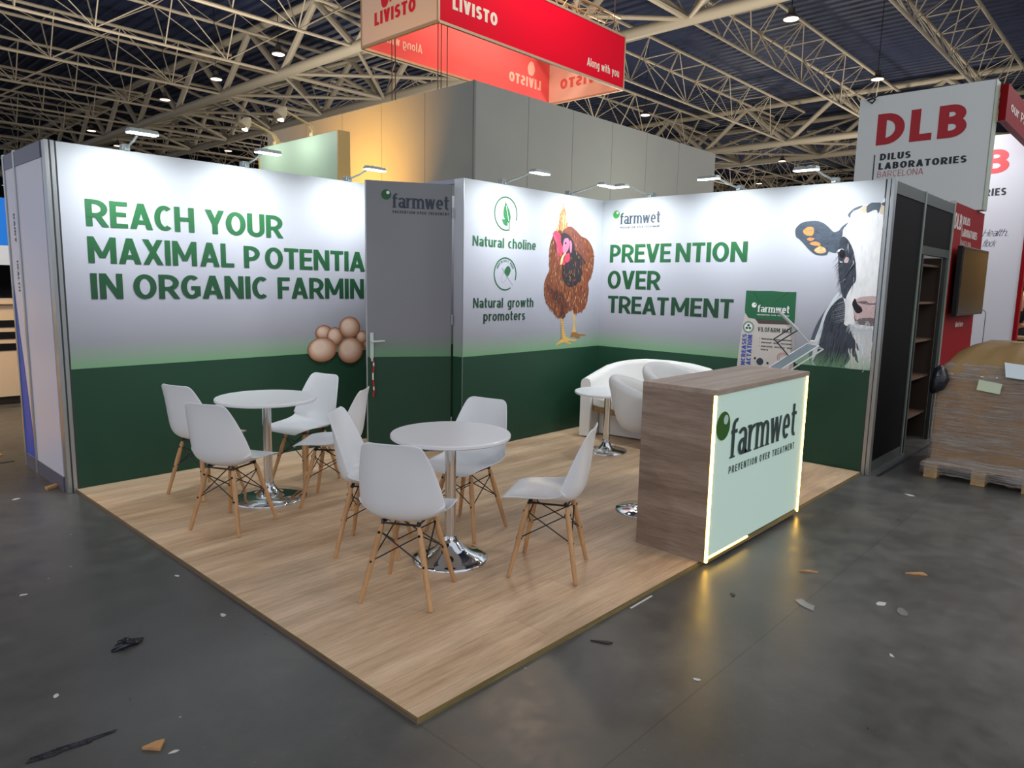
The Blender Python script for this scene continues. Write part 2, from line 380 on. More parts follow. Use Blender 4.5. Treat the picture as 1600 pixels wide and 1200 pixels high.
class Plane:                                    # a printable surface: origin, right, up, outward normal
    def __init__(s, o, r, u=(0, 0, 1)):
        s.o = Vector(o); s.r = Vector(r).normalized(); s.u = Vector(u).normalized(); s.n = s.r.cross(s.u)
    def p(s, a, b, d=.002): return s.o+s.r*a+s.u*b+s.n*d
    def poly(s, mb, pts, m=0, d=.002):
        a = sum(pts[i-1][0]*pts[i][1]-pts[i][0]*pts[i-1][1] for i in range(len(pts)))
        if a < 0: pts = pts[::-1]
        mb.face([s.p(x, y, d) for x, y in pts], m)
    def text(s, mb, t, x0, x1, base, cap, m=0, d=.002, hx=.1, hy=.085, gap=.1, serif=False, extra={}, shear=0, flip=False):
        P, w = text_polys(t, hx, hy, gap, serif, extra); k = (x1-x0)/w
        for i_, q in enumerate(P):
            s.poly(mb, [((x1-(x*k+y*cap*shear)) if flip else (x0+x*k+y*cap*shear), base+y*cap) for x, y in q], m, d+(i_ % 23)*.00008)
    def disc(s, mb, x, y, r, m=0, d=.002, ry=None, n=32): s.poly(mb, [(x+r*math.cos(2*math.pi*i/n), y+(ry or r)*math.sin(2*math.pi*i/n)) for i in range(n)], m, d)
    def ring(s, mb, x, y, r, w, a0=0, a1=360, m=0, d=.002, n=48):
        A = arc(x, y, r+w/2, r+w/2, a0, a1, n); B = arc(x, y, r-w/2, r-w/2, a0, a1, n)
        for i in range(n): s.poly(mb, [A[i], A[i+1], B[i+1], B[i]], m, d)
    def line(s, mb, a, b, w, m=0, d=.002, w2=None):
        dx, dy = b[0]-a[0], b[1]-a[1]; k = math.hypot(dx, dy) or 1; nx, ny = -dy/k/2, dx/k/2; w2 = w if w2 is None else w2
        s.poly(mb, [(a[0]+nx*w, a[1]+ny*w), (a[0]-nx*w, a[1]-ny*w), (b[0]-nx*w2, b[1]-ny*w2), (b[0]+nx*w2, b[1]+ny*w2)], m, d)
def smooth_poly(P, k=4):                        # closed Catmull-Rom
    out = []; n = len(P)
    for i in range(n):
        p0, p1, p2, p3 = P[i-1], P[i], P[(i+1) % n], P[(i+2) % n]
        for j in range(k):
            t = j/k; out.append(tuple(.5*(2*p1[c]+(p2[c]-p0[c])*t+(2*p0[c]-5*p1[c]+4*p2[c]-p3[c])*t*t+(3*p1[c]-p0[c]-3*p2[c]+p3[c])*t**3) for c in (0, 1)))
    return out
def inside(p, P):
    c = False
    for i in range(len(P)):
        a, b = P[i-1], P[i]
        if (a[1] > p[1]) != (b[1] > p[1]) and p[0] < (b[0]-a[0])*(p[1]-a[1])/(b[1]-a[1])+a[0]: c = not c
    return c
def logo(pl, x0, x1, base, parent, ink, ball=GREEN_D, d=.003, spot=None, tagink=None):   # ball + word + strap line
    w = x1-x0; mb = MB()
    pl.disc(mb, x0-.108*w, base+.215*w, .086*w, 1, d); pl.disc(mb, x0-.08*w, base+.25*w, .029*w, 2, d+.0007)
    pl.text(mb, 'farmwet', x0, x1, base, .235*w, 0, d, hx=.085, hy=.05, gap=.075, serif=True)
    pl.text(mb, 'PREVENTION OVER TREATMENT', x0, x1, base-.095*w, .046*w, 3, d, hx=.1, hy=.08, gap=.34)
    return mb.build('logo', [ink, ball, spot or WHITEP, tagink or ink], parent)
# printed artwork outlines, in metres on their walls
ART = {
'hen_tail':[(4.265,2.382),(4.298,2.346),(4.317,2.283),(4.342,2.194),(4.381,2.164),(4.278,2.112),(4.163,2.118),(4.2,2.21),(4.217,2.294),(4.241,2.341)],
'hen_body':[(4.276,2.138),(4.348,2.178),(4.391,2.185),(4.445,2.172),(4.512,2.14),(4.581,2.098),(4.66,2.082),(4.719,2.052),(4.774,2.0),(4.812,1.934),(4.822,1.865),(4.816,1.775),(4.813,1.761),(4.781,1.671),(4.734,1.61),(4.745,1.535),(4.737,1.46),(4.71,1.37),(4.652,1.31),(4.555,1.282),(4.495,1.276),(4.469,1.32),(4.354,1.271),(4.343,1.242),(4.286,1.232),(4.205,1.252),(4.14,1.311),(4.066,1.362),(4.008,1.447),(3.991,1.544),(3.996,1.6),(4.031,1.67),(4.062,1.713),(4.073,1.728),(4.065,1.805),(4.061,1.901),(4.068,1.972),(4.091,2.03),(4.124,2.083),(4.173,2.131)],
'hen_dark':[(4.457,1.951),(4.546,1.922),(4.639,1.852),(4.664,1.818),(4.598,1.782),(4.617,1.712),(4.574,1.608),(4.421,1.562),(4.338,1.59),(4.276,1.675),(4.296,1.747),(4.286,1.714),(4.272,1.779),(4.345,1.808),(4.408,1.85),(4.437,1.917)],
'hen_wingdark':[(4.055,1.615),(4.135,1.56),(4.261,1.511),(4.345,1.446),(4.372,1.373),(4.331,1.25),(4.239,1.259),(4.269,1.345),(4.187,1.403),(4.094,1.475),(4.048,1.531)],
'hen_hood':[(4.266,2.131),(4.369,2.183),(4.445,2.172),(4.536,2.115),(4.606,2.052),(4.682,1.894),(4.663,1.839),(4.546,1.915),(4.457,1.951),(4.409,2.028),(4.31,2.101)],
'hen_head':[(4.237,2.084),(4.299,2.113),(4.385,2.086),(4.453,2.017),(4.467,1.952),(4.438,1.884),(4.374,1.882),(4.264,1.955)],
'hen_comb':[(4.123,2.115),(4.153,2.123),(4.205,2.101),(4.238,2.071),(4.229,2.032),(4.258,1.981),(4.27,1.943),(4.252,1.877),(4.22,1.882),(4.197,1.939),(4.179,1.99),(4.131,2.033),(4.114,2.076)],
'hen_face':[(4.291,2.048),(4.343,2.064),(4.365,2.046),(4.373,2.0),(4.36,1.947),(4.309,1.905),(4.271,1.923),(4.273,1.982)],
'hen_lobe':[(4.377,2.027),(4.398,2.041),(4.421,2.003),(4.415,1.923),(4.393,1.929)],
'hen_wattle':[(4.32,1.886),(4.372,1.915),(4.39,1.882),(4.376,1.829),(4.334,1.814),(4.301,1.846)],
'hen_wattle2':[(4.27,1.825),(4.291,1.839),(4.313,1.807),(4.299,1.78),(4.277,1.799)],
'hen_beak':[(4.253,1.864),(4.308,1.912),(4.329,1.913),(4.289,1.865),(4.266,1.799),(4.235,1.791)],
'hen_eye':[(4.301,2.016),(4.313,2.023),(4.326,2.017),(4.33,2.008),(4.317,1.997),(4.302,2.004)],
'hen_leg1':[(4.28,1.243),(4.32,1.243),(4.329,1.169),(4.338,1.11),(4.365,1.036),(4.319,1.016),(4.3,1.061),(4.296,1.134)],
'hen_foot1':[(4.319,1.023),(4.268,0.996),(4.218,0.969),(4.23,0.954),(4.333,0.978),(4.44,0.954),(4.463,0.965),(4.403,0.99),(4.547,0.983),(4.54,1.002),(4.437,1.01),(4.365,1.036)],
'hen_leg2':[(4.476,1.298),(4.519,1.283),(4.519,1.164),(4.542,1.073),(4.482,1.076),(4.495,1.164)],
'hen_foot2':[(4.482,1.079),(4.536,1.077),(4.604,1.056),(4.691,1.049),(4.717,1.036),(4.618,1.033),(4.613,1.01),(4.558,1.013),(4.508,1.03),(4.472,1.024),(4.448,1.029),(4.458,1.062)],
'cow_ear':[(3.197,2.104),(3.208,2.138),(3.251,2.175),(3.312,2.186),(3.374,2.187),(3.435,2.168),(3.482,2.133),(3.528,2.088),(3.571,2.092),(3.599,2.128),(3.644,2.159),(3.651,2.137),(3.624,2.09),(3.622,2.041),(3.606,1.982),(3.585,1.923),(3.554,1.907),(3.504,1.918),(3.49,1.891),(3.436,1.886),(3.385,1.898),(3.332,1.938),(3.283,1.989),(3.24,2.03),(3.209,2.053)],
'cow_spot1':[(3.268,2.102),(3.305,2.134),(3.35,2.132),(3.364,2.099),(3.35,2.06),(3.294,2.067)],
'cow_spot2':[(3.308,2.028),(3.335,2.044),(3.375,2.032),(3.343,2.013)],
'cow_spot3':[(3.334,1.988),(3.371,2.007),(3.416,1.997),(3.429,1.969),(3.385,1.97)],
'cow_spot4':[(3.382,1.937),(3.419,1.964),(3.464,1.952),(3.483,1.919),(3.446,1.903),(3.395,1.914)],
'cow_head':[(3.643,2.234),(3.686,2.274),(3.736,2.295),(3.79,2.305),(3.814,2.317),(3.854,2.317),(3.89,2.305),(3.928,2.315),(3.928,1.823),(3.931,1.488),(3.927,1.27),(3.904,1.277),(3.859,1.258),(3.797,1.262),(3.739,1.3),(3.709,1.282),(3.684,1.297),(3.685,1.331),(3.68,1.447),(3.668,1.496),(3.648,1.545),(3.624,1.635),(3.607,1.742),(3.593,1.824),(3.59,1.852),(3.581,1.906),(3.606,2.047),(3.612,2.106),(3.645,2.154),(3.654,2.191)],
'cow_patch':[(3.607,2.042),(3.644,2.03),(3.68,1.981),(3.711,1.916),(3.727,1.851),(3.739,1.797),(3.734,1.824),(3.751,1.678),(3.72,1.621),(3.694,1.563),(3.674,1.513),(3.648,1.545),(3.624,1.635),(3.605,1.726),(3.593,1.824),(3.59,1.852),(3.58,1.917),(3.59,1.983)],
'cow_poll':[(3.785,2.285),(3.815,2.314),(3.854,2.314),(3.895,2.303),(3.879,2.225),(3.864,2.254),(3.83,2.248),(3.791,2.234)],
'cow_poll2':[(3.641,2.231),(3.686,2.277),(3.756,2.297),(3.727,2.272),(3.693,2.258),(3.664,2.233),(3.659,2.201),(3.648,2.207)],
'cow_poll3':[(3.895,2.302),(3.928,2.315),(3.927,2.282)],
'cow_cream1':[(3.729,2.259),(3.756,2.289),(3.786,2.295),(3.789,2.237),(3.755,2.241)],
'cow_cream2':[(3.882,2.284),(3.905,2.293),(3.926,2.277),(3.926,2.215),(3.886,2.232)],
'cow_eye':[(3.594,1.904),(3.603,1.931),(3.621,1.933),(3.638,1.917),(3.646,1.889),(3.637,1.868),(3.619,1.86),(3.602,1.873)],
'cow_eyepink':[(3.643,1.851),(3.66,1.87),(3.68,1.857),(3.679,1.829),(3.662,1.819),(3.64,1.827)],
'cow_eyewhite':[(3.602,1.846),(3.611,1.832),(3.629,1.83),(3.619,1.824),(3.606,1.827)],
'cow_lash':[(3.57,1.912),(3.584,1.934),(3.615,1.941),(3.631,1.933),(3.606,1.925),(3.586,1.912)],
'cow_nose':[(3.761,1.507),(3.805,1.533),(3.926,1.54),(3.928,1.472),(3.928,1.343),(3.926,1.302),(3.832,1.305),(3.775,1.335),(3.756,1.384),(3.746,1.449),(3.737,1.473)],
'cow_nostril':[(3.737,1.473),(3.756,1.519),(3.779,1.475),(3.813,1.444),(3.823,1.411),(3.786,1.393),(3.756,1.425)],
'cow_noseline':[(3.778,1.491),(3.846,1.499),(3.871,1.482),(3.929,1.484),(3.929,1.472),(3.857,1.47),(3.786,1.483)],
'cow_lip':[(3.76,1.384),(3.783,1.336),(3.82,1.354),(3.927,1.355),(3.926,1.294),(3.833,1.296),(3.778,1.309)],
'cow_outer':[(3.55,1.459),(3.499,1.381),(3.449,1.276),(3.415,1.163),(3.402,1.058),(3.409,0.971),(3.426,0.923),(3.447,0.923),(3.449,1.061),(3.466,1.166),(3.498,1.279),(3.546,1.408)],
'cow_stripe':[(3.614,1.569),(3.542,1.45),(3.507,1.373),(3.476,1.252),(3.443,1.13),(3.435,1.017),(3.435,0.92),(3.481,0.919),(3.485,1.03),(3.5,1.151),(3.523,1.28),(3.555,1.392),(3.598,1.469),(3.65,1.52)],
'cow_neck':[(3.649,1.524),(3.574,1.459),(3.525,1.357),(3.509,1.254),(3.492,1.151),(3.476,1.038),(3.468,0.92),(3.732,0.916),(3.756,1.002),(3.784,1.046),(3.763,1.302),(3.692,1.298),(3.688,1.447)],
'cow_chest':[(3.731,1.308),(3.797,1.262),(3.859,1.258),(3.93,1.27),(3.935,0.911),(3.724,0.916),(3.757,0.994),(3.734,1.084),(3.755,1.202)],
'cow_chestblack':[(3.692,1.298),(3.743,1.251),(3.772,1.186),(3.809,1.123),(3.821,1.074),(3.792,1.097),(3.83,0.967),(3.769,1.036),(3.724,1.108),(3.7,1.198)],
'egg_a':(2.106,1.097,0.093,0.072),
'egg_g':(2.64,0.992,0.109,0.1),
'egg_d':(2.526,1.04,0.068,0.063),
'egg_b':(2.22,1.06,0.087,0.086),
'egg_c':(2.384,1.138,0.119,0.104),
'egg_e':(2.081,0.942,0.153,0.115),
'egg_f':(2.388,0.919,0.142,0.125),
'bag_out':[(2.775,1.565),(2.885,1.563),(3.021,1.566),(3.136,1.56),(3.251,1.562),(3.252,1.439),(3.26,1.275),(3.274,1.146),(3.273,0.979),(3.273,0.858),(3.274,0.783),(2.721,0.724),(2.729,0.834),(2.741,1.032),(2.758,1.228),(2.78,1.355),(2.773,1.383)],
'bag_green':[(2.775,1.565),(2.885,1.563),(3.021,1.566),(3.136,1.56),(3.251,1.562),(3.252,1.439),(3.255,1.293),(2.884,1.302),(2.814,1.308),(2.778,1.355),(2.773,1.383)],
'bag_brown':[(2.879,1.302),(3.06,1.301),(3.255,1.293),(3.254,1.265),(2.917,1.258)],
'bag_shade':[(3.158,1.269),(3.254,1.265),(3.274,1.146),(3.273,0.979),(3.273,0.858),(3.274,0.783),(3.232,0.779),(3.236,0.976),(3.231,1.143),(3.207,1.235)],
'bag_badge':(2.82,1.22,0.055),
}
# ------------------------------------------------------------------ hall floor
W_, D_, E_, K_, HP = 4.955, 3.927, 1.067, 2.872, 0.024
mb = MB(); mb.box((-40, -62, -.3), (110, 110, 0))
tag(mb.build('floor', CONCRETE), 'dark grey sealed concrete floor of the exhibition hall', 'floor', kind='structure')
mb = MB()
for a, b in (((5.0, -4.06), (14, -5.25)), ):
    mb.prism([(5.0, -4.04, .0005), (14, -4.04, .0005), (14, -4.07, .0005), (5.0, -4.07, .0005)], (0, 0, .003))
mb.box((-4, 1.32, .0005), (-.1, 1.35, .0035))
tag(mb.build('trim_1', mat('floor_channel', (28, 29, 30), .5)), 'thin dark cable channel strip let into the concrete floor', 'floor strip', kind='structure')
# wooden stage of the stand
mb = MB(); mb.box((0, -D_, 0.004), (W_-.014, 0, HP))
for i, f in enumerate(mb.f): mb.m[i] = 0 if i == 1 else 1
st_ = thing('floor_platform', 'low oak laminate floor platform of the white and green stand', 'platform', (0, 0, 0), kind='thing')
mb.build('deck', [FLOORWOOD, EDGE], st_)
mb = MB(); mb.box((-.004, -D_-.004, 0), (W_-.016, -D_, .013)); mb.build('edge_strip', EDGE, st_)
mb = MB(); mb.box((-.004, -D_, 0), (0, 0, .013)); mb.build('edge_strip', mat('brown_edge', (112, 92, 78), .6), st_)

# ------------------------------------------------------------------ printed stand walls
PR = Plane((0, 0, 0), (1, 0, 0)); PC = Plane((0, -E_, 0), (1, 0, 0)); PW = Plane((W_, 0, 0), (0, -1, 0))
def posts(mb, x, y0, dx, dy):
    mb.box((x, y0, 0), (x+dx, y0+dy, 2.502))
w1 = thing('display_wall', 'printed stand wall headed REACH YOUR MAXIMAL POTENTIAL with a pile of eggs', 'display wall', (0, 0, 0), kind='thing')
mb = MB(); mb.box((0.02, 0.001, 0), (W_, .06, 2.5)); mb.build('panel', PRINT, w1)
for i, x in enumerate((-.052, -.016)):
    mb = MB(); mb.box((x, .001, 0), (x+.026, .075, 2.505)); mb.build('post', ALU, w1, bevel=.003)
mb = MB(); mb.box((-.026, 0.004, 0), (-.016, .07, 2.5)); mb.box((.010, .001, 0), (.02, .06, 2.5)); mb.build('post_groove', mat('groove', (46, 50, 48), .6), w1)
mb = MB()
PR.text(mb, 'REACH', .176, .947, 1.938, .19, gap=.06, hx=.089, hy=.082); PR.text(mb, 'YOUR', 1.037, 1.712, 1.938, .19, gap=.05, hx=.089, hy=.082)
PR.text(mb, 'MAXIMAL', .176, 1.264, 1.676, .19, gap=.06, extra={4: .05}, hx=.089, hy=.082); PR.text(mb, 'POTENTIAL', 1.35, 2.70, 1.674, .182, gap=.05, extra={0: .13}, hx=.089, hy=.082)
PR.text(mb, 'IN', .18, .396, 1.416, .187, gap=.06, hx=.089, hy=.082); PR.text(mb, 'ORGANIC', .468, 1.559, 1.416, .187, gap=.06, hx=.089, hy=.082); PR.text(mb, 'FARMING', 1.65, 2.72, 1.414, .187, gap=.06, hx=.089, hy=.082)
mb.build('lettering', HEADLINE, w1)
# eggs: seven printed eggs, each built from shaded rings of ink
EGG = [mat('egg_ink_%d' % i, [int(p+(q-p)*(i/11)**.8) for p, q in zip((142, 88, 58), (228, 200, 178))], .5) for i in range(12)]
for k, n in enumerate(('egg_a', 'egg_g', 'egg_d', 'egg_b', 'egg_c', 'egg_e', 'egg_f')):
    cx, cy, rx, ry = ART[n]; mb = MB(); N = 14; dk = 2 if n in ('egg_a', 'egg_d', 'egg_g') else 1 if n in ('egg_b', 'egg_c') else 0
    for i in range(N):
        s = math.sqrt(1-i/N); ox, oy = -.30*rx*(1-s)*1.3, .32*ry*(1-s)*1.3
        pts = [(cx+ox+rx*s*math.cos(a), cy+oy+ry*s*math.sin(a)) for a in [2*math.pi*j/44 for j in range(44)]]
        PR.poly(mb, pts, max(0, min(11, i+0-dk)), .0015+k*.0016+i*.0001)
    mb.build('egg_picture', EGG, w1)

w2 = thing('display_wall', 'printed stand wall with a brown hen beside Natural choline and Natural growth promoters', 'display wall', (K_, -E_, 0), kind='thing')
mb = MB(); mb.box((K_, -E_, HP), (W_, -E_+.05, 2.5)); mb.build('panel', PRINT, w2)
mb = MB(); mb.box((K_-.002, -E_+.003, HP), (K_+.048, -.945, 2.5)); mb.build('side_return', PRINT, w2)
mb = MB(); mb.box((K_, -.945, 2.46), (K_+.05, -.003, 2.5)); mb.build('door_header', PAINTGREY, w2)
mb = MB(); mb.box((K_-.001, -E_-.002, HP), (K_+.004, -E_+.003, 2.5)); mb.build('corner_profile', ALU, w2)
mb = MB()
PC.text(mb, 'Natural', 2.985, 3.395, 1.918, .092, gap=.1, hx=.085, hy=.07); PC.text(mb, 'choline', 3.452, 3.853, 1.918, .092, gap=.1, hx=.085, hy=.07)
mb.build('caption', HEADLINE, w2); mb = MB()
PC.text(mb, 'Natural', 3.0, 3.395, 1.357, .092, gap=.1, hx=.085, hy=.07); PC.text(mb, 'growth', 3.46, 3.835, 1.357, .092, gap=.1, hx=.085, hy=.07)
PC.text(mb, 'promoters', 3.135, 3.715, 1.232, .09, gap=.1, hx=.085, hy=.07)
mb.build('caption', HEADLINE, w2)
LG = mat('leaf_green', (44, 124, 68), .5); LG2 = mat('ring_green', (36, 100, 60), .5)
mb = MB(); PC.ring(mb, 3.415, 2.235, .152, .013, -20, 285, 1)
def leaf(a, b, wd, m, flip=1):
    dx, dy = b[0]-a[0], b[1]-a[1]; L = []; Q = []
    for i in range(13):
        t = i/12; h = wd*math.sin(math.pi*t**.85)*(1-.25*t); c = .10*math.sin(math.pi*t)*flip
        L.append((a[0]+dx*t-dy*(h+c*.6), a[1]+dy*t+dx*(h+c*.6))); Q.append((a[0]+dx*t-dy*(-h+c*.6), a[1]+dy*t+dx*(-h+c*.6)))
    PC.poly(mb, L+Q[::-1][1:-1], m)
leaf((3.462, 2.15), (3.408, 2.345), .26, 0, 1); leaf((3.44, 2.128), (3.358, 2.18), .30, 0, -1)
PC.line(mb, (3.462, 2.078), (3.462, 2.16), .01, 1); PC.line(mb, (3.455, 2.17), (3.415, 2.31), .006, 2, .003)
mb.build('leaf_icon', [LG, LG2, WHITEP], w2)
mb = MB(); PC.ring(mb, 3.42, 1.675, .150, .013, -22, 300, 0)
PC.line(mb, (3.37, 1.735), (3.53, 1.565), .006, 1)
PC.poly(mb, smooth_poly([(3.41, 1.70), (3.44, 1.745), (3.475, 1.745), (3.492, 1.705), (3.455, 1.655)]), 0, .003)
P_ = smooth_poly([(3.405, 1.69), (3.37, 1.65), (3.365, 1.612), (3.395, 1.595), (3.44, 1.64)])
for i in range(len(P_)): PC.line(mb, P_[i-1], P_[i], .005, 1)
t_ = 'ANTIBIOTIC FREE'
for i, c in enumerate(t_):                       # small arched strap inside the ring
    if c == ' ': continue
    a = R(152-i*124/14); q = Plane(PC.p(3.42+.112*math.cos(a), 1.675+.112*math.sin(a), 0), (math.sin(a), 0, -math.cos(a)), (math.cos(a), 0, math.sin(a)))
    q.text(mb, c, -.007, .007 if c != 'I' else -.003, 0, .022, 0)
mb.build('capsule_icon', [LG2, mat('pale_line', (150, 160, 160), .5)], w2)
# hen
random.seed(5)
HM = [mat('hen_'+n, c, .55) for n, c in (('brown', (118, 64, 40)), ('rust', (146, 82, 50)), ('tan', (206, 148, 92)), ('cream', (232, 200, 150)), ('umber', (84, 48, 36)), ('black', (44, 42, 46)), ('red', (226, 62, 92)), ('pink', (240, 120, 150)), ('leg', (214, 172, 88)), ('legdark', (150, 104, 56)), ('beak', (224, 190, 140)), ('plum', (122, 70, 60)))]
mb = MB(); sp = lambda n: smooth_poly(ART[n])
for n, m, d in (('hen_tail', 2, .0015), ('hen_leg1', 8, .0015), ('hen_leg2', 8, .0014), ('hen_foot1', 8, .0018), ('hen_foot2', 9, .0017), ('hen_body', 0, .002), ('hen_hood', 11, .0034), ('hen_dark', 5, .0038)):
    PC.poly(mb, sp(n), m, d)
BP, DP, HD, TL, WD = sp('hen_body'), sp('hen_dark'), sp('hen_hood'), sp('hen_tail'), sp('hen_wingdark')
def strokes(poly, n, cols, ln, wd, d, ang):
    xs = [p[0] for p in poly]; ys = [p[1] for p in poly]; k = 0
    while k < n:
        p = (random.uniform(min(xs), max(xs)), random.uniform(min(ys), max(ys)))
        if not inside(p, poly): continue
        k += 1; a = ang(p)+random.gauss(0, .22); L = ln*random.uniform(.6, 1.3); w = wd*random.uniform(.6, 1.2)
        c, s = math.cos(a), math.sin(a); q = (p[0]+c*L, p[1]+s*L)
        if not inside(q, poly): L *= .4
        PC.poly(mb, [(p[0]-s*w*.3, p[1]+c*w*.3), (p[0]+c*L*.5-s*w, p[1]+s*L*.5+c*w), (p[0]+c*L, p[1]+s*L), (p[0]+c*L*.5+s*w, p[1]+s*L*.5-c*w), (p[0]+s*w*.3, p[1]-c*w*.3)], random.choice(cols), d+random.uniform(0, .0009))
flow = lambda p: -math.pi/2+(p[0]-4.40)*.9*(1 if p[1] > 1.6 else -.5)
strokes(BP, 900, [0, 0, 0, 1, 1, 1, 4], .07, .0065, .0022, flow)
strokes([p for p in BP if True], 170, [2, 2, 3], .05, .0028, .0031, flow)
strokes(WD, 170, [4, 4, 5, 0], .06, .006, .0038, flow)
strokes(HD, 150, [11, 0, 4, 1], .05, .005, .0036, lambda p: -math.pi/2+(p[0]-4.38)*1.6)
strokes(DP, 170, [5, 5, 5, 5, 4], .05, .006, .0040, flow)
strokes(DP, 40, [1, 2], .035, .0025, .0046, flow)
strokes(TL, 60, [2, 3, 1, 3], .09, .006, .0024, lambda p: math.pi/2)
for n, m, d in (('hen_head', 5, 0.0058), ('hen_comb', 6, 0.0062), ('hen_face', 7, 0.0062), ('hen_lobe', 7, 0.0063), ('hen_wattle', 6, 0.0063), ('hen_wattle2', 6, 0.0063), ('hen_beak', 10, 0.0066), ('hen_eye', 5, 0.0067)):
    PC.poly(mb, sp(n), m, d)
for i in range(5): PC.line(mb, (4.10+.012*i, 2.10-.02*i), (4.20+.006*i, 2.02-.06*i), .008, 7, .0066, .003)
for i in range(12): PC.line(mb, (4.285-.012+.004*i*0, 1.215-i*.018), (4.33, 1.212-i*.018), .004, 9, .0021)
mb.build('hen_picture', HM, w2)

w3 = thing('display_wall', 'printed stand wall headed PREVENTION OVER TREATMENT with a cow looking in', 'display wall', (W_, 0, 0), kind='thing')
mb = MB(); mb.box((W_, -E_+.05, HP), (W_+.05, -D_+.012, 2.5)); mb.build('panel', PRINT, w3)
for y in (-D_-.012, -D_-.046):
    mb = MB(); mb.box((W_-.004, y-.016, 0), (W_+.062, y+.012, 2.505)); mb.build('post', ALU, w3, bevel=.003)
mb = MB(); mb.box((W_, -D_-.05, 0), (W_+.05, -D_+.012, 2.5)); mb.build('post_groove', MATS['groove'], w3)
mb = MB()
PW.text(mb, 'PREVE', 1.185, 1.943, 1.834, .19, gap=.05, hx=.089, hy=.082); PW.text(mb, 'NTION', 1.995, 2.76, 1.834, .19, gap=.06, hx=.089, hy=.082)
PW.text(mb, 'OVER', 1.168, 1.831, 1.55, .195, gap=.05, hx=.089, hy=.082); PW.text(mb, 'TREAT', 1.182, 1.944, 1.288, .185, gap=.04, hx=.089, hy=.082); PW.text(mb, 'MENT', 1.975, 2.655, 1.293, .185, gap=.06, hx=.089, hy=.082)
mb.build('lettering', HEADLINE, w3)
logo(PW, 1.303, 1.795, 2.238, w3, mat('grey_ink', (66, 80, 92), .5), mat('bright_logo_green', (70, 160, 70), .5))
CM = [m_fade('cow_white', (214, 216, 214)), m_fade('cow_black', (44, 50, 60)), m_fade('cow_slate', (62, 72, 84)), mat('cow_orange', (214, 146, 84), .5), mat('cow_cream', (214, 200, 172), .5),
      mat('cow_pink', (200, 172, 170), .5), mat('cow_darkpink', (112, 100, 104), .5), m_fade('cow_greywhite', (176, 182, 186)), mat('cow_eye', (14, 14, 18), .3), mat('cow_orange2', (236, 186, 128), .5)]
mb = MB()
clip = lambda P: [(min(x, D_-.004), max(z, ZB+.001)) for x, z in P]
for n, m, d in (('cow_outer', 2, .0015), ('cow_stripe', 7, .0018), ('cow_neck', 1, .002), ('cow_chest', 7, .0024), ('cow_chestblack', 1, .0027), ('cow_ear', 2, .0026), ('cow_spot1', 3, .0036), ('cow_spot2', 3, .0036), ('cow_spot3', 3, .0036), ('cow_spot4', 9, .0036),
                ('cow_head', 0, .003), ('cow_patch', 1, .0036), ('cow_poll', 2, .0036), ('cow_poll2', 2, .0036), ('cow_poll3', 2, .0036), ('cow_cream1', 4, .0034), ('cow_cream2', 4, .0034), ('cow_eyewhite', 0, .0042), ('cow_lash', 7, .0042), ('cow_eye', 8, .0044), ('cow_eyepink', 5, .0042),
                ('cow_nose', 5, .0036), ('cow_lip', 6, .0042), ('cow_nostril', 8, .0046), ('cow_noseline', 6, .0044)):
    PW.poly(mb, clip(sp(n)), m, d)
def hairs(poly, n, cols, ln, wd, d, ang, jit=.25):
    xs = [p[0] for p in poly]; ys = [p[1] for p in poly]; k = 0
    while k < n:
        p = (random.uniform(min(xs), max(xs)), random.uniform(min(ys), max(ys)))
        if not inside(p, poly): continue
        k += 1; a = ang(p)+random.gauss(0, jit); L = ln*random.uniform(.5, 1.3); q = (min(D_-.004, p[0]+math.cos(a)*L), max(ZB+.002, p[1]+math.sin(a)*L))
        PW.line(mb, p, q, wd, random.choice(cols), d+random.uniform(0, .0008), wd*.2)
hairs(sp('cow_ear'), 320, [2, 2, 1, 1], .045, .003, .0030, lambda p: math.atan2(p[1]-2.04, p[0]-3.62)+math.pi, .3)
hairs(sp('cow_patch'), 130, [1, 2, 8], .07, .004, .0038, lambda p: -1.9)
hairs(sp('cow_neck'), 130, [1, 2, 8], .14, .005, .0021, lambda p: -1.75, .12)
hairs(sp('cow_chest'), 60, [0, 7, 4], .12, .006, .0025, lambda p: -1.4, .15)
hairs(sp('cow_head'), 90, [7, 0], .07, .003, .0031, lambda p: -1.5, .3)
hairs(sp('cow_nose'), 70, [6, 5, 4], .012, .004, .0038, lambda p: 0, 1.5)
for i in range(34):                                # fringe and chin whiskers
    x = 3.72+.19*i/34; PW.line(mb, (x, 1.30-.03*math.sin(i*.4)), (x-.02+.012*random.random(), 1.235-.03*random.random()), .003, 7, .0048, .0006)
for i in range(16): PW.line(mb, (3.70+random.random()*.02, 1.33+i*.012), (3.62-random.random()*.05, 1.30+i*.011), .0022, 7, .0048, .0005)
for i in range(26): PW.line(mb, (3.22+i*.009, 2.06+.12*math.sin(i/26*2.6)), (3.205+i*.009, 2.08+.13*math.sin(i/26*2.6)), .003, 2, .0028, .0005)
mb.build('cow_picture', CM, w3)
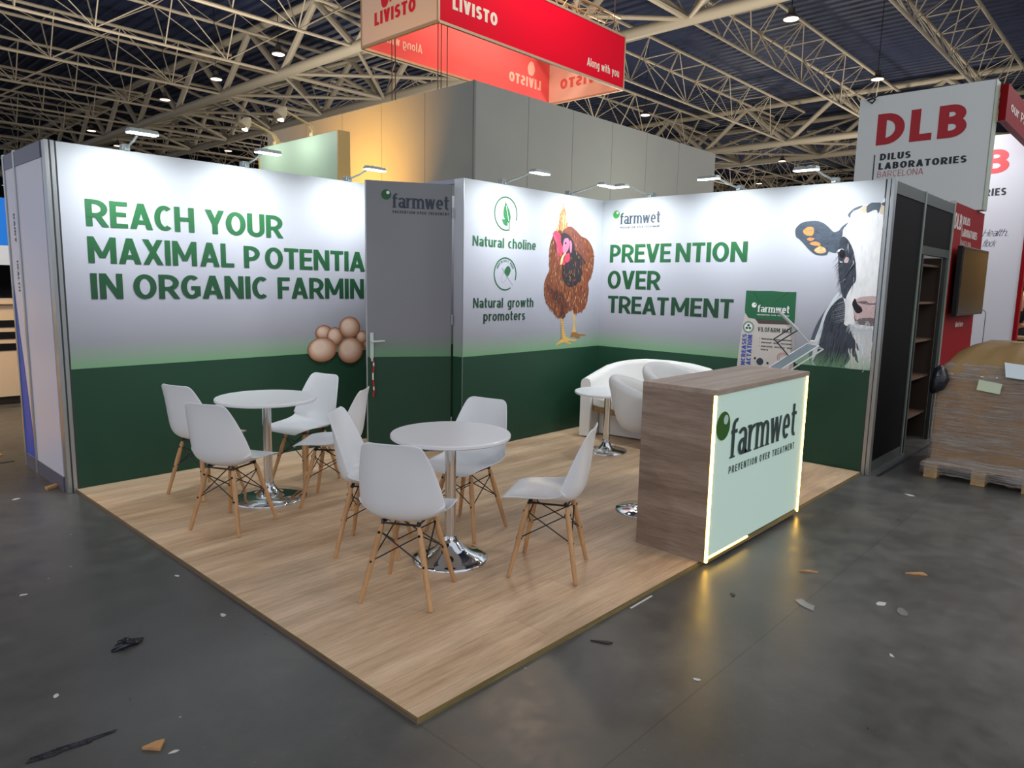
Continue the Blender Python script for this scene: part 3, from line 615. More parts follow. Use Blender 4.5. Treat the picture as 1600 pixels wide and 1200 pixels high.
# printed feed sack
BM_ = [mat('sack_paper', (190, 184, 176), .6), mat('sack_green', (24, 92, 58), .55), mat('sack_brown', (72, 60, 58), .6), mat('sack_shade', (156, 152, 148), .6), WHITEP, INK, mat('sack_blue', (44, 74, 160), .6), mat('sack_rose', (170, 120, 120), .6), mat('sack_fold', (18, 74, 46), .6)]
mb = MB()
for n, m, d in (('bag_out', 0, .002), ('bag_shade', 3, .0024), ('bag_brown', 2, .0028), ('bag_green', 1, .0032)): PW.poly(mb, [(x, max(z, .78)) for x, z in ART[n]], m, d)
PW.line(mb, (2.85, 1.55), (2.95, 1.42), .012, 8, .0036, .002); PW.line(mb, (3.18, 1.56), (3.05, 1.45), .010, 8, .0036, .002)
PW.disc(mb, 2.863, 1.431, .024, 4, .0038); PW.disc(mb, 2.872, 1.438, .007, 1, .0042)
PW.text(mb, 'farmwet', 2.90, 3.201, 1.367, .066, 4, .0038, hx=.085, hy=.055, gap=.075, serif=True); PW.text(mb, 'PREVENTION OVER TREATMENT', 2.897, 3.204, 1.337, .011, 4, .0038, gap=.3)
PW.text(mb, 'VILOFARM MAX', 2.914, 3.238, 1.186, .042, 5, .0032, hx=.085, hy=.07, gap=.16)
for z, ws in ((1.113, (.12, .04, .09)), (1.079, (.10, .05, .10)), (1.043, (.11, .10, .05)), (1.012, (.07,))):
    x = 2.956
    if len(ws) > 1: PW.disc(mb, 2.938, z+.008, .004, 5, .0032, n=8)
    for w in ws: PW.text(mb, 'mnrasueo'[:max(3, int(w*70))], x, x+w, z, .017, 5, .0032); x += w+.018
vert = Plane(PW.p(2.806, .835, 0), (0, 0, 1), (0, 1, 0)); vert.text(mb, 'INCREASES', 0, .318, -.004, .044, 6, .0032, hx=.11, hy=.09)
vert.o = Vector(PW.p(2.862, .83, 0)); vert.text(mb, 'LACTATION', 0, .318, -.004, .046, 6, .0032, hx=.11, hy=.09)
bx, by, br_ = ART['bag_badge']; PW.disc(mb, bx, by, br_, 1, .0032); PW.disc(mb, bx, by, br_*.72, 4, .0036); PW.ring(mb, bx, by, br_*.86, br_*.05, 0, 360, 4, .0036, 24)
for a in (90, 210, 330): PW.disc(mb, bx+br_*.32*math.cos(R(a)), by+br_*.32*math.sin(R(a)), br_*.24, 1, .004, n=12)
PW.ring(mb, 3.165, .955, .045, .008, 20, 330, 7, .0032, 20); PW.ring(mb, 3.165, .955, .028, .006, 60, 360, 7, .0032, 20)
for x, z, s in ((2.905, .93, .012), (2.955, .905, .035), (3.03, .895, .012)):     # small herd drawing at the foot
    PW.poly(mb, smooth_poly([(x-s, z), (x-s*.3, z+s*.9), (x+s*.6, z+s*.7), (x+s, z-s*.2), (x+s*.4, z-s), (x-s*.5, z-s*.9)]), 5, .0032)
mb.build('feed_sack_picture', BM_, w3)

# ------------------------------------------------------------------ storage door standing open
hinge = Vector((K_-.016, -.946, 0)); free = Vector((2.19, -.552, 0)); dv = (hinge-free); DL = dv.length
PD = Plane(free, dv); dr = thing('storage_door', 'storage room door standing open with the word farmwet at its top', 'door', (0, 0, 0), kind='thing')
def dbox(mb, a0, a1, z0, z1, t0, t1, m=0): mb.obox(PD.p((a0+a1)/2, (z0+z1)/2, (t0+t1)/2), (PD.r, PD.u, PD.n), ((a1-a0)/2, (z1-z0)/2, abs(t1-t0)/2), m)
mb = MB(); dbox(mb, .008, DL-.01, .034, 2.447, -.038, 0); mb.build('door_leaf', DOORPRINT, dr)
mb = MB(); dbox(mb, -.002, .008, .034, 2.447, -.04, .001); mb.build('edge_profile', ALU, dr)
logo(PD, .235, .735, 2.225, dr, INK, mat('door_logo_green', (18, 84, 30), .5), d=.002)
mb = MB(); dbox(mb, .03, .062, .90, 1.13, .001, .009); mb.build('handle_plate', mat('satin_steel', (196, 205, 200), .35, .6), dr, bevel=.002)
mb = MB(); mb.tube([PD.p(.045, 1.055, .005), PD.p(.045, 1.055, .05), PD.p(.07, 1.055, .055), PD.p(.155, 1.06, .052)], [.009, .009, .009, .007], 10); mb.build('handle', MATS['satin_steel'], dr, smooth=40)
mb = MB()
for z in (.3, 1.25, 2.2): mb = MB(); mb.cyl(PD.p(DL-.004, z-.045, .008), PD.p(DL-.004, z+.045, .008), .008); mb.build('hinge', ALU, dr)
ly = thing('lanyard', 'red and white key lanyard hanging from the storage door lock', 'lanyard', (0, 0, 0))
mb = MB(); L = [PD.p(.056+.004*math.sin(i*.9), .895-i*.031, .014+.002*math.cos(i)) for i in range(12)]
for i in range(11): mb.bar(L[i], L[i+1], .017, .003, 1 if i in (1, 4, 5, 8) else 0)
mb.build('strap', [mat('lanyard_red', (196, 30, 46), .6), WHITEP], ly)
mb = MB(); mb.obox(PD.p(.046, .905, .014), (PD.r, PD.u, PD.n), (.008, .03, .003)); mb.build('key', MATS['satin_steel'], ly)

# ------------------------------------------------------------------ arm spotlights clipped to the wall tops
AL = [None]
def arm_light(x, y, rz, label, power=6.3, off=.5, up=.062, side=-.06):
    if AL[0] is None:
        t = thing('arm_spotlight', label, 'spotlight', (0, 0, 0), 0, 'spotlights along the top of the stand', world=False); AL[0] = t
        mb = MB(); mb.box((-.028, -.012, .006), (.028, .05, .05)); mb.box((-.02, -.035, .0), (.02, -.005, .03)); mb.build('clamp', mat('lamp_clamp', (150, 158, 156), .4, .4), t, bevel=.004)
        mb = MB(); mb.tube([(0, -.01, .02), (side*.35, -off*.45, up*.75), (side*.8, -off+.06, up+.03), (side, -off+.02, up+.022)], .0085, 10); mb.build('arm', SILVER, t, smooth=True)
        mb = MB(); mb.hexa([(side-.098, -off-.045, up-.01), (side+.098, -off-.045, up-.01), (side+.098, -off+.05, up-.004), (side-.098, -off+.05, up-.004)], [(side-.09, -off-.03, up+.018), (side+.09, -off-.03, up+.018), (side+.09, -off+.035, up+.022), (side-.09, -off+.035, up+.022)])
        hd = mb.build('lamp_head', SILVER, t, bevel=.004)
        mb = MB(); mb.hexa([(side-.09, -off-.04, up-.018), (side+.09, -off-.04, up-.018), (side+.09, -off+.045, up-.012), (side-.09, -off+.045, up-.012)], [(side-.09, -off-.04, up-.0095), (side+.09, -off-.04, up-.0095), (side+.09, -off+.045, up-.0035), (side-.09, -off+.045, up-.0035)]); mb.build('led_panel', LEDW, hd)
    else:
        t = copy_tree(AL[0]); t['label'] = label
    t.location = (x, y, 2.5); t.rotation_euler = (0, 0, rz)
    M = Matrix.Rotation(rz, 3, 'Z')
    a = Vector((x, y, 2.5))+M @ Vector((side, -off, up-.03)); b = Vector((x, y, 1.8))+M @ Vector((side, -.12, 0))
    area('spot_beam', a, b, power, .17, .08, (.93, .97, 1.0), 135)
    return t
arm_light(.477, .02, 0, 'arm spotlight clipped above the words REACH YOUR, nearest the wall end')
arm_light(1.40, .02, 0, 'arm spotlight over the middle of the headline wall, in front of the pale green panel')
arm_light(2.408, .02, 0, 'arm spotlight just left of the open storage door top')
arm_light(3.40, -E_+.02, 0, 'arm spotlight above the leaf icon and Natural choline')
arm_light(4.40, -E_+.02, 0, 'arm spotlight above the hen, first of the pair by the stand corner')
arm_light(W_+.02, -1.66, -math.pi/2, 'arm spotlight above the small farmwet logo, second of the pair by the corner')
arm_light(W_+.02, -2.63, -math.pi/2, 'arm spotlight over the word PREVENTION, in front of the grey booth edge')
arm_light(W_+.02, -3.50, -math.pi/2, 'bright arm spotlight above the cow, nearest the white tower')
# ------------------------------------------------------------------ shell chairs
def cat1(P, t):                                 # Catmull-Rom through rows of equal spacing
    n = len(P)-1; x = min(max(t*n, 0), n-1e-6); i = int(x); f = x-i
    g = lambda k: P[min(max(k, 0), n)]
    return [.5*(2*b+(c-a)*f+(2*a-5*b+4*c-d)*f*f+(3*b-a-3*c+d)*f**3) for a, b, c, d in zip(g(i-1), g(i), g(i+1), g(i+2))]
PROF = [(.238, .418, .150, .0), (.225, .436, .198, .004), (.15, .441, .216, .014), (.06, .432, .226, .030), (-.03, .420, .233, .052), (-.105, .418, .237, .076),
        (-.158, .440, .239, .096), (-.189, .492, .236, .102), (-.203, .560, .228, .092), (-.213, .635, .214, .074), (-.220, .705, .196, .052), (-.227, .765, .177, .031), (-.233, .806, .157, .016), (-.237, .822, .118, .010)]
def chair(label):
    t = thing('shell_chair', label, 'chair', (0, 0, HP), 0, 'white shell chairs with wooden legs', world=False)
    rows = []; NV, NU = 44, 17
    for i in range(NV+1):
        v = i/NV; x, z, w, l = cat1(PROF, v); x2, z2, _, _ = cat1(PROF, min(1, v+.01)); x1, z1, _, _ = cat1(PROF, max(0, v-.01))
        dx, dz = x2-x1, z2-z1; k = math.hypot(dx, dz); nx, nz = dz/k, -dx/k     # turned towards the sitter
        row = []
        for j in range(NU):
            u = -1+2*j/(NU-1); o = l*abs(u)**2.6
            e = .012*abs(u)**4 if v < .06 else 0
            row.append((x+nx*o-e, w*u*(1-.06*abs(u)**3), z+nz*o))
        rows.append(row)
    mb = MB(); mb.grid(rows); mb.build('seat_shell', WHITE, t, smooth=True, solid=.0065, sub=1)
    for sx in (1, -1):
        for sy in (1, -1):
            a = Vector((.105*sx-.005, .095*sy, .392)); b = Vector((.183*sx, .183*sy, .004))
            mb = MB(); mb.tube([a, a.lerp(b, .06), a.lerp(b, .3), a.lerp(b, .97), b], [.009, .0135, .0155, .0115, .0105], 12); mb.build('leg', BEECH, t, smooth=50)
    mb = MB(); P = lambda sx, sy, f: Vector((.105*sx-.005, .095*sy, .392)).lerp(Vector((.183*sx, .183*sy, .004)), f)
    for (ax, ay), (bx_, by_) in (((1, 1), (1, -1)), ((1, -1), (-1, -1)), ((-1, -1), (-1, 1)), ((-1, 1), (1, 1))):
        mb.cyl(P(ax, ay, .10), P(bx_, by_, .47), .0036, n=6); mb.cyl(P(bx_, by_, .10), P(ax, ay, .47), .0036, n=6)
    for sx in (1, -1):
        for sy in (1, -1): 
            mb.cyl(P(sx, sy, .47)+Vector((.016*sx, 0, 0)), P(sx, sy, .47)-Vector((.016*sx, 0, 0)), .006, n=8); mb.cyl(P(sx, sy, .10)+Vector((.017*sx, 0, 0)), P(sx, sy, .10)-Vector((.017*sx, 0, 0)), .007, n=8)
    mb.build('wire_brace', WIRE, t)
    mb = MB(); c = [(.10, .09), (.10, -.09), (-.11, -.09), (-.11, .09)]
    for i in range(4): mb.cyl((*c[i], .398), (*c[i-1], .398), .0055, n=6)
    for x, y in c: mb.cyl((x, y, .392), (x*.9, y*1.05, .412), .011, n=8)
    mb.build('mount_frame', WIRE, t)
    return t
CH = [(.640, -3.080, 29.6, 'white shell chair with its back to the camera, nearest the camera at the front table'),
      (1.385, -3.380, 118.5, 'white shell chair right of the front round table, seen side on, nearest the counter'),
      (.880, -2.462, -50, 'white shell chair behind the front table on its left, facing right in profile'),
      (1.490, -2.605, 192, 'white shell chair behind the front round table, facing the camera by the hen wall'),
      (.474, -1.516, 25, 'white shell chair with its back to the camera, in front of the rear round table'),
      (.655, -.700, 17, 'white shell chair farthest left, against the green wall under the word ORGANIC'),
      (1.345, -.920, 192, 'white shell chair behind the rear round table, under the printed eggs'),
      (1.200, -1.540, 130, 'white shell chair right of the rear table, its back in front of the open door')]
c0 = None
for x, y, a, lb in CH:
    if c0 is None: c0 = c = chair(lb)
    else: c = copy_tree(c0); c['label'] = lb
    c.location = (x, y, HP); c.rotation_euler = (0, 0, R(a))

# ------------------------------------------------------------------ round tables
def table(x, y, rt, rb, h, label, trumpet):
    t = thing('round_table', label, 'table', (x, y, HP), 0, 'white round tables on chrome pedestals', world=False)
    mb = MB(); mb.lathe([(0, h-.024), (rt-.006, h-.024), (rt, h-.018), (rt, h-.005), (rt-.004, h), (0, h)], n=64); mb.build('tabletop', TABLE, t, smooth=30)
    mb = MB()
    if trumpet: mb.lathe([(rb, 0), (rb, .010), (rb-.006, .016), (rb*.82, .026), (rb*.60, .044), (rb*.40, .074), (rb*.26, .108), (.040, .125), (.036, .14)], n=64)
    else: mb.lathe([(rb, 0), (rb, .008), (rb-.005, .013), (rb*.5, .024), (rb*.34, .032), (rb*.25, .058), (rb*.17, .085), (.040, .098), (.036, .112)], n=64)
    mb.build('base', CHROME, t, smooth=50)
    mb = MB(); mb.lathe([(.031, .09), (.031, h-.05), (.033, h-.045), (.033, h-.028)], n=28); mb.build('pole', CHROME, t, smooth=40)
    mb = MB(); mb.lathe([(.034, h-.036), (.10, h-.030), (.11, h-.0245), (0, h-.0245)], n=28); mb.build('mounting_plate', mat('dark_steel', (60, 62, 64), .4, .7), t)
table(1.086, -2.895, .335, .215, .735, 'front white round table on a trumpet chrome base', True)
table(.918, -1.132, .345, .265, .735, 'rear white round table on a flat chrome disc base', False)
table(3.93, -1.95, .315, .20, .575, 'low white round side table beside the sofa', False)

# ------------------------------------------------------------------ sofa in the corner
sf = thing('tub_sofa', 'white leatherette tub sofa in the corner below the cow wall', 'sofa', (4.5, -2.0, HP))
path = [(4.27, -1.43, .60), (4.38, -1.40, .615), (4.55, -1.375, .65), (4.70, -1.39, .70), (4.79, -1.45, .735), (4.84, -1.56, .765), (4.862, -1.75, .79), (4.866, -2.02, .80), (4.862, -2.30, .79), (4.84, -2.49, .765), (4.79, -2.60, .735), (4.70, -2.66, .70), (4.55, -2.675, .65), (4.38, -2.65, .615), (4.27, -2.62, .60)]
rows = []; N = len(path)
for i in range(N):
    x, y, h = path[i]; a = path[max(i-1, 0)]; b = path[min(i+1, N-1)]; d = Vector((b[0]-a[0], b[1]-a[1], 0)).normalized(); n_ = Vector((d.y, -d.x, 0))
    hw = .055; sec = [(-hw, 0), (-hw, h*.5), (-hw, h-.05), (-hw*.82, h-.015), (-hw*.4, h), (hw*.4, h), (hw*.82, h-.015), (hw, h-.05), (hw, h*.5), (hw, 0)]
    rows.append([Vector((x, y, HP+.012))+n_*q+Vector((0, 0, z)) for q, z in sec])
mb = MB(); mb.grid(rows, closed_u=True); mb.face(rows[0]); mb.face(rows[-1]); mb.build('back_and_arms', LEATHER, sf, smooth=60)
mb = MB(); P = [(4.84, -1.44), (4.35, -1.46), (4.29, -1.60), (4.265, -1.80), (4.255, -2.02), (4.265, -2.25), (4.29, -2.45), (4.35, -2.59), (4.84, -2.61)]
mb.prism([(x, y, .35) for x, y in P][::-1], (0, 0, .10)); mb.build('seat_cushion', LEATHER, sf, bevel=.02)
mb = MB(); mb.prism([(x+.012, y, .295) for x, y in P][::-1], (0, 0, .055)); mb.build('seat_underside', mat('kraft_underside', (150, 118, 78), .7), sf)
mb = MB(); mb.prism([(4.83, -1.45, HP+.012), (4.50, -1.45, HP+.012), (4.58, -2.02, HP+.012), (4.50, -2.60, HP+.012), (4.83, -2.60, HP+.012)][::-1], (0, 0, .26)); mb.build('base', LEATHER, sf)
mb = MB()
for x, y in ((4.30, -1.43), (4.80, -1.5), (4.80, -2.55), (4.30, -2.62)): mb = MB(); mb.cyl((x, y, HP), (x, y, HP+.014), .02); mb.build('foot', BLACK, sf)

# ------------------------------------------------------------------ bar stools behind the counter
def stool(x, y, rz, label, src=None):
    if src is None:
        t = thing('bar_stool', label, 'bar stool', (0, 0, HP), 0, 'white tub bar stools behind the counter', world=False)
        A = 40; rows = []
        def H(a):
            c = .5-.5*math.cos(a); return .75+.215*c**.8           # a = 0 is the open front
        for j in range(A):
            a = 2*math.pi*j/A; h = H(a)
            prof = [(.07, .585), (.16, .60), (.225, .645), (.272, h-.075), (.286, h-.03), (.276, h+.002), (.245, h+.014), (.208, h-.004), (.196, h-.04), (.19, .70), (.185, .688)]
            rows.append([(r*math.cos(a), r*math.sin(a), z-HP) for r, z in prof])
        rows.append(rows[0]); mb = MB(); mb.grid(rows); mb.build('tub_back', LEATHER, t, smooth=True, sub=1)
        mb = MB(); mb.lathe([(0, .64-HP), (.18, .66-HP), (.20, .69-HP), (.185, .715-HP), (.12, .725-HP), (0, .727-HP)], n=32); mb.build('seat', LEATHER, t, smooth=True)
        mb = MB(); mb.lathe([(.20, 0), (.20, .008), (.195, .013), (.10, .026), (.045, .04), (.034, .06)], n=48); mb.build('base', CHROME, t, smooth=50)
        mb = MB(); mb.lathe([(.03, .05), (.03, .34), (.02, .345), (.02, .57)], n=20); mb.build('column', CHROME, t, smooth=40)
        mb = MB(); mb.tube([(.03, 0, .26), (.10, .09, .26), (.19, .10, .26), (.22, 0, .26), (.19, -.10, .26), (.10, -.09, .26), (.03, 0, .26)], .009, 8); mb.build('footrest', CHROME, t, smooth=True)
        mb = MB(); mb.tube([(0, -.02, .55), (.05, -.14, .545), (.06, -.22, .535)], [.006, .006, .012], 8); mb.build('lift_lever', BLACK, t, smooth=True)
    else:
        t = copy_tree(src); t['label'] = label
    t.location = (x, y, HP); t.rotation_euler = (0, 0, R(rz)); return t
s0 = stool(2.655, -3.19, -62, 'white tub bar stool left of the pair behind the counter, its chrome base showing')
stool(3.50, -2.92, -100, 'white tub bar stool right of the pair, only its rim showing above the counter', s0)

# ------------------------------------------------------------------ reception counter
X0, X1, Y0, Y1, Z1 = 2.078, 3.43, -3.975, -3.50, 1.03
ct = thing('reception_counter', 'oak reception counter with a glowing farmwet front', 'counter', (2.75, -3.7, HP))
mb = MB(); mb.box((X0, Y0+.015, HP), (X0+.03, Y1, Z1-.03)); mb.build('side_panel', DESKWOOD, ct, bevel=.0015)
mb = MB(); mb.box((X1-.03, Y0+.015, HP), (X1, Y1, Z1-.03)); mb.build('side_panel', DESKWOOD, ct, bevel=.0015)
mb = MB(); mb.box((X0-.002, Y0-.002, Z1-.03), (X1+.002, Y1, Z1)); mb.build('countertop', DESKTOP, ct, bevel=.0015)
mb = MB(); mb.box((X0+.03, Y0+.03, HP), (X1-.03, Y0+.06, Z1-.03)); mb.build('backing_board', DESKWOOD, ct)
mb = MB(); mb.box((X0+.03, Y0+.06, .5), (X1-.03, Y1-.02, .518)); mb.build('shelf', DESKTOP, ct)
mb = MB(); mb.box((X0+.03, Y0+.002, HP), (X1-.03, Y0+.03, HP+.018)); mb.build('plinth', EDGE, ct)
PF = Plane((0, Y0+.006, 0), (1, 0, 0))
fp = MB(); fp.box((X0+.0155, Y0+.006, HP+.034), (X1-.0155, Y0+.0145, Z1-.034)); fpo = fp.build('front_panel', mat('frosted_acrylic', (186, 208, 196), .35, emit=(186, 214, 200), strength=.28), ct)
logo(PF, 2.296, 3.265, .605, ct, mat('counter_ink', (48, 66, 62), .5), mat('counter_logo_green', (44, 96, 14), .5), spot=mat('logo_spot', (190, 212, 200), .5))
for nm, a, b in (('led_strip', (X0+.003, Y0+.001, HP+.004), (X0+.014, Y0+.0145, Z1-.033)), ('led_strip', (X1-.014, Y0+.001, HP+.004), (X1-.003, Y0+.0145, Z1-.033)), ('led_strip', (X0+.016, Y0+.006, HP+.020), (X0+.55, Y0+.014, HP+.028))):
    mb = MB(); mb.box(a, b); mb.build(nm, LEDY, ct)

# folding brochure stand behind the counter
bs = thing('brochure_stand', 'half folded zigzag brochure stand rising behind the counter end', 'brochure stand', (4.35, -3.47, 0))
V = Vector
mb = MB(); mb.cyl((4.254, -3.378, 1.414), (4.377, -3.509, 1.255), .013, .013, 10); mb.cyl((4.377, -3.509, 1.255), (4.46, -3.599, 1.131), .007, .007, 8); mb.build('top_arm', mat('grey_white_tube', (190, 198, 194), .35), bs, smooth=40)
mb = MB()
for p, q in (((4.341, -3.471, 1.274), (4.246, -3.369, 1.175)), ((4.379, -3.512, 1.255), (4.268, -3.392, 1.146)), ((4.246, -3.369, 1.175), (4.268, -3.392, 1.146)), ((4.268, -3.392, 1.146), (4.364, -3.496, .993)), ((4.364, -3.496, .993), (4.43, -3.566, .885))): mb.bar(p, q, .012, .008)
mb.build('scissor_link', mat('dark_link', (52, 54, 58), .4, .5), bs)
a, b, c, d = V((4.232, -3.354, .938)), V((4.437, -3.574, 1.143)), V((4.464, -3.603, 1.118)), V((4.281, -3.407, .931))
ex = V((-.35, -.33, 0))*.45
mb = MB(); mb.tube([a, b, c, d], .006, 8, closed=True); mb.tube([a+ex, b+ex, c+ex, d+ex], .006, 8, closed=True)
for p in (a, b, c, d): mb.cyl(p, p+ex, .005, n=6)
mb.build('tray_frame', mat('white_metal', (220, 222, 222), .35), bs, smooth=40)
mb = MB(); mb.face([a, b, b+ex, a+ex]); mb.build('tray_pane', mat('clear_grey_acrylic', (120, 130, 138), .2), bs, solid=.004)
mb = MB(); mb.obox((4.468, -3.607, 1.152), ((1, 0, 0), (0, 1, 0), (0, 0, 1)), (.02, .02, .018)); mb.build('joint', WHITEP, bs, bevel=.004)
mb = MB(); mb.bar((4.30, -3.36, .93), (4.22, -3.30, .06), .03, .012); mb.bar((4.43, -3.566, .885), (4.24, -3.34, .45), .012, .008); mb.bar((4.24, -3.34, .45), (4.36, -3.44, .06), .012, .008); mb.obox((4.27, -3.35, .044), ((1, -1, 0), (1, 1, 0), (0, 0, 1)), (.14, .12, .020)); mb.build('base', mat('grey_white_tube'), bs)
ac = MB(); ac.box((3.50, -3.90, HP), (3.60, -3.86, HP+.012)); ac.cyl((3.55, -3.88, HP+.012), (3.55, -3.88, HP+.03), .02, .012, 12)
tag(ac.build('cable_plug', mat('clear_plug', (170, 172, 170), .2), bevel=.004), 'small pale cable plug on the platform edge beside the glowing counter', 'plug')
# ------------------------------------------------------------------ neighbouring stand on the left
PANELW = mat('white_infill_panel', (206, 207, 222), .4); SLATE = mat('slate_rail', (98, 100, 118), .45, .3); BLUE = mat('wave_blue', (10, 74, 190), .45)
nw = thing('partition_wall', 'white modular partition with grey rails and a blue wave at the far left', 'partition', (-.06, .6, 0), kind='thing')
for y0, y1 in ((.085, .765), (.80, 1.08)):
    mb = MB(); mb.box((-.055, y0, .11), (-.03, y1, 2.39)); mb.build('panel', PANELW, nw)
    for z0, z1 in ((0.0, .11), (2.39, 2.5)):
        mb = MB(); mb.box((-.06, y0, z0), (-.025, y1, z1)); mb.build('rail', SLATE, nw)
for y in (.783, 1.10):
    mb = MB(); mb.box((-.066, y-.017, 0), (-.02, y+.017, 2.51)); mb.build('post', ALU, nw, bevel=.003)
PN = Plane((-.0555, 0, 0), (0, -1, 0)); mb = MB()
PN.poly(mb, [(-1.08, .115), (-.808, .115), (-.87, .45), (-.95, .85), (-1.02, 1.15), (-1.08, 1.5)], 0)
mb.build('blue_wave', BLUE, nw)
mb = MB(); q = Plane((-.0555, .93, 2.05), (0, 0, -1), (0, -1, 0)); q.text(mb, 'DAIRY', 0, .22, 0, .035); mb.build('lettering', INK, nw); mb = MB(); q.text(mb, 'HEALTH', .36, .60, 0, .035)
mb.build('lettering', INK, nw)
# distant counter and blue sign seen past it
mb = MB(); mb.box((-6, 1.62, 0), (-.12, 9, .006)); tag(mb.build('carpet', m_noise('ochre_carpet', (150, 112, 58), (184, 138, 74), (3, 3, 3), .9)), 'ochre carpet laid beyond the white partition at the far left', 'carpet')
ic = thing('info_counter', 'cream counter with black stripes beyond the far left partition', 'counter', (0, 4.6, .006))
mb = MB(); mb.box((-3, 4.5, .10), (2.2, 5.1, 1.22)); mb.build('body', mat('cream_laminate', (206, 186, 160), .5), ic)
mb = MB(); mb.box((-3.05, 4.45, 1.22), (2.25, 5.15, 1.27)); mb.build('top', mat('cream_laminate'), ic)
for z in (.66, .80, .94):
    mb = MB(); mb.box((-3, 4.492, z), (2.2, 4.5, z+.085)); mb.build('stripe', BLACK, ic)
mb = MB(); mb.box((-2.9, 4.55, .006), (2.1, 5.0, .10)); mb.build('plinth', mat('dark_plinth', (50, 40, 32), .6), ic)
sg = thing('blue_sign', 'blue and white booth sign at the far left edge of the hall', 'sign', (1.0, 9, 0))
mb = MB(); mb.box((-2, 9, 2.05), (3, 9.2, 2.85)); mb.build('blue_board', mat('sign_blue', (20, 120, 220), .5, emit=(20, 120, 220), strength=.5), sg)
mb = MB(); mb.box((-2, 9, 1.72), (3, 9.2, 2.05)); mb.build('white_board', mat('sign_white', (225, 230, 235), .5, emit=(225, 230, 235), strength=.3), sg)
for x in (-1.5, 2.5):
    mb = MB(); mb.box((x, 9.02, 0), (x+.15, 9.18, 1.75)); mb.build('leg', BLACK, sg)
area('booth_lamp', (-1.4, 3.2, 2.9), (-.6, 4.4, .6), 110, .4, col=(1, .72, .42))

# ------------------------------------------------------------------ pale green panel and tall grey booth behind
gp = thing('booth_panel', 'pale green lit panel rising behind the headline wall', 'panel', (2.43, .9, 0), kind='thing')
mb = MB(); mb.box((2.43, .222, 0), (2.45, 1.73, 2.99)); mb.build('face', mat('pale_green_board', (176, 200, 176), .5), gp)
mb = MB(); mb.box((2.425, .205, 0), (2.56, .222, 2.995)); mb.build('edge_frame', mat('yellow_lit_frame', (196, 160, 92), .5), gp)  # yellow light on the panel edge is put into the frame colour
mb = MB(); mb.box((2.425, 1.73, 0), (2.56, 1.75, 2.995)); mb.build('edge_frame', mat('yellow_lit_frame'), gp)
mb = MB(); mb.box((2.45, .222, 2.97), (2.56, 1.73, 2.99)); mb.build('top_frame', mat('yellow_lit_frame'), gp)
def clamp_lamp(y, label):
    t = thing('clamp_lamp', label, 'lamp', (2.47, y, 2.996), 0, 'cream arm lamps on the pale green panel')
    mb = MB(); mb.box((2.44, y-.03, 2.996), (2.52, y+.03, 3.03)); mb.cyl((2.48, y, 3.03), (2.43, y, 3.10), .022, n=10); mb.build('clamp', mat('cream_metal', (214, 186, 130), .4), t)
    mb = MB(); mb.cyl((2.43, y, 3.10), (2.16, y, 3.19), .012, n=8); mb.build('arm', mat('cream_metal'), t)
    mb = MB(); mb.tube([(2.17, y, 3.22), (2.14, y, 3.18), (2.09, y, 3.12)], [.015, .05, .062], 14); mb.build('lamp_shade', mat('cream_shade', (200, 184, 150), .5), t, smooth=40)
    area('clamp_beam', (2.10, y, 3.10), (2.43, y, 2.75), 4, .1, col=(.92, 1, .9))
clamp_lamp(.70, 'cream arm lamp on the green panel top, nearest the tall grey wall'); clamp_lamp(1.42, 'cream arm lamp on the green panel top, the farther one on its left')
GREYW = m_noise('grey_booth_paint', (158, 158, 148), (166, 166, 155), (.6, .6, .6), .6)
tw = thing('tall_booth', 'tall plain grey booth walls rising behind the stand, one side lit amber', 'booth', (4.68, .7, 0), kind='thing')
mb = MB(); mb.box((4.68, .7, 0), (4.78, 5.72, 4.0)); mb.build('side_wall', GREYW, tw)
mb = MB(); mb.box((4.78, .7, 0), (10.8, .8, 4.0)); mb.build('front_wall', GREYW, tw)
mb = MB()
for y in (1.62, 2.55, 3.5, 4.5): mb.box((4.678, y, 0), (4.681, y+.008, 3.998))
for x in (5.66, 6.6, 7.55, 8.5, 9.5): mb.box((x, .698, 0), (x+.008, .701, 3.998))
mb.box((4.672, .692, 0), (4.70, .72, 4.003)); mb.build('panel_seam', mat('seam', (132, 132, 124), .6), tw)
area('amber_flood', (3.15, 2.5, 2.35), (4.68, 3.1, 3.3), 52, .2, col=(1, .48, .08), spread=110)
area('booth_wall_fill', (7.6, -1.0, 2.3), (7.6, .7, 2.9), 14, .6, col=(.95, 1, .9))  # added hidden light, no lamp here, lifts the grey front wall

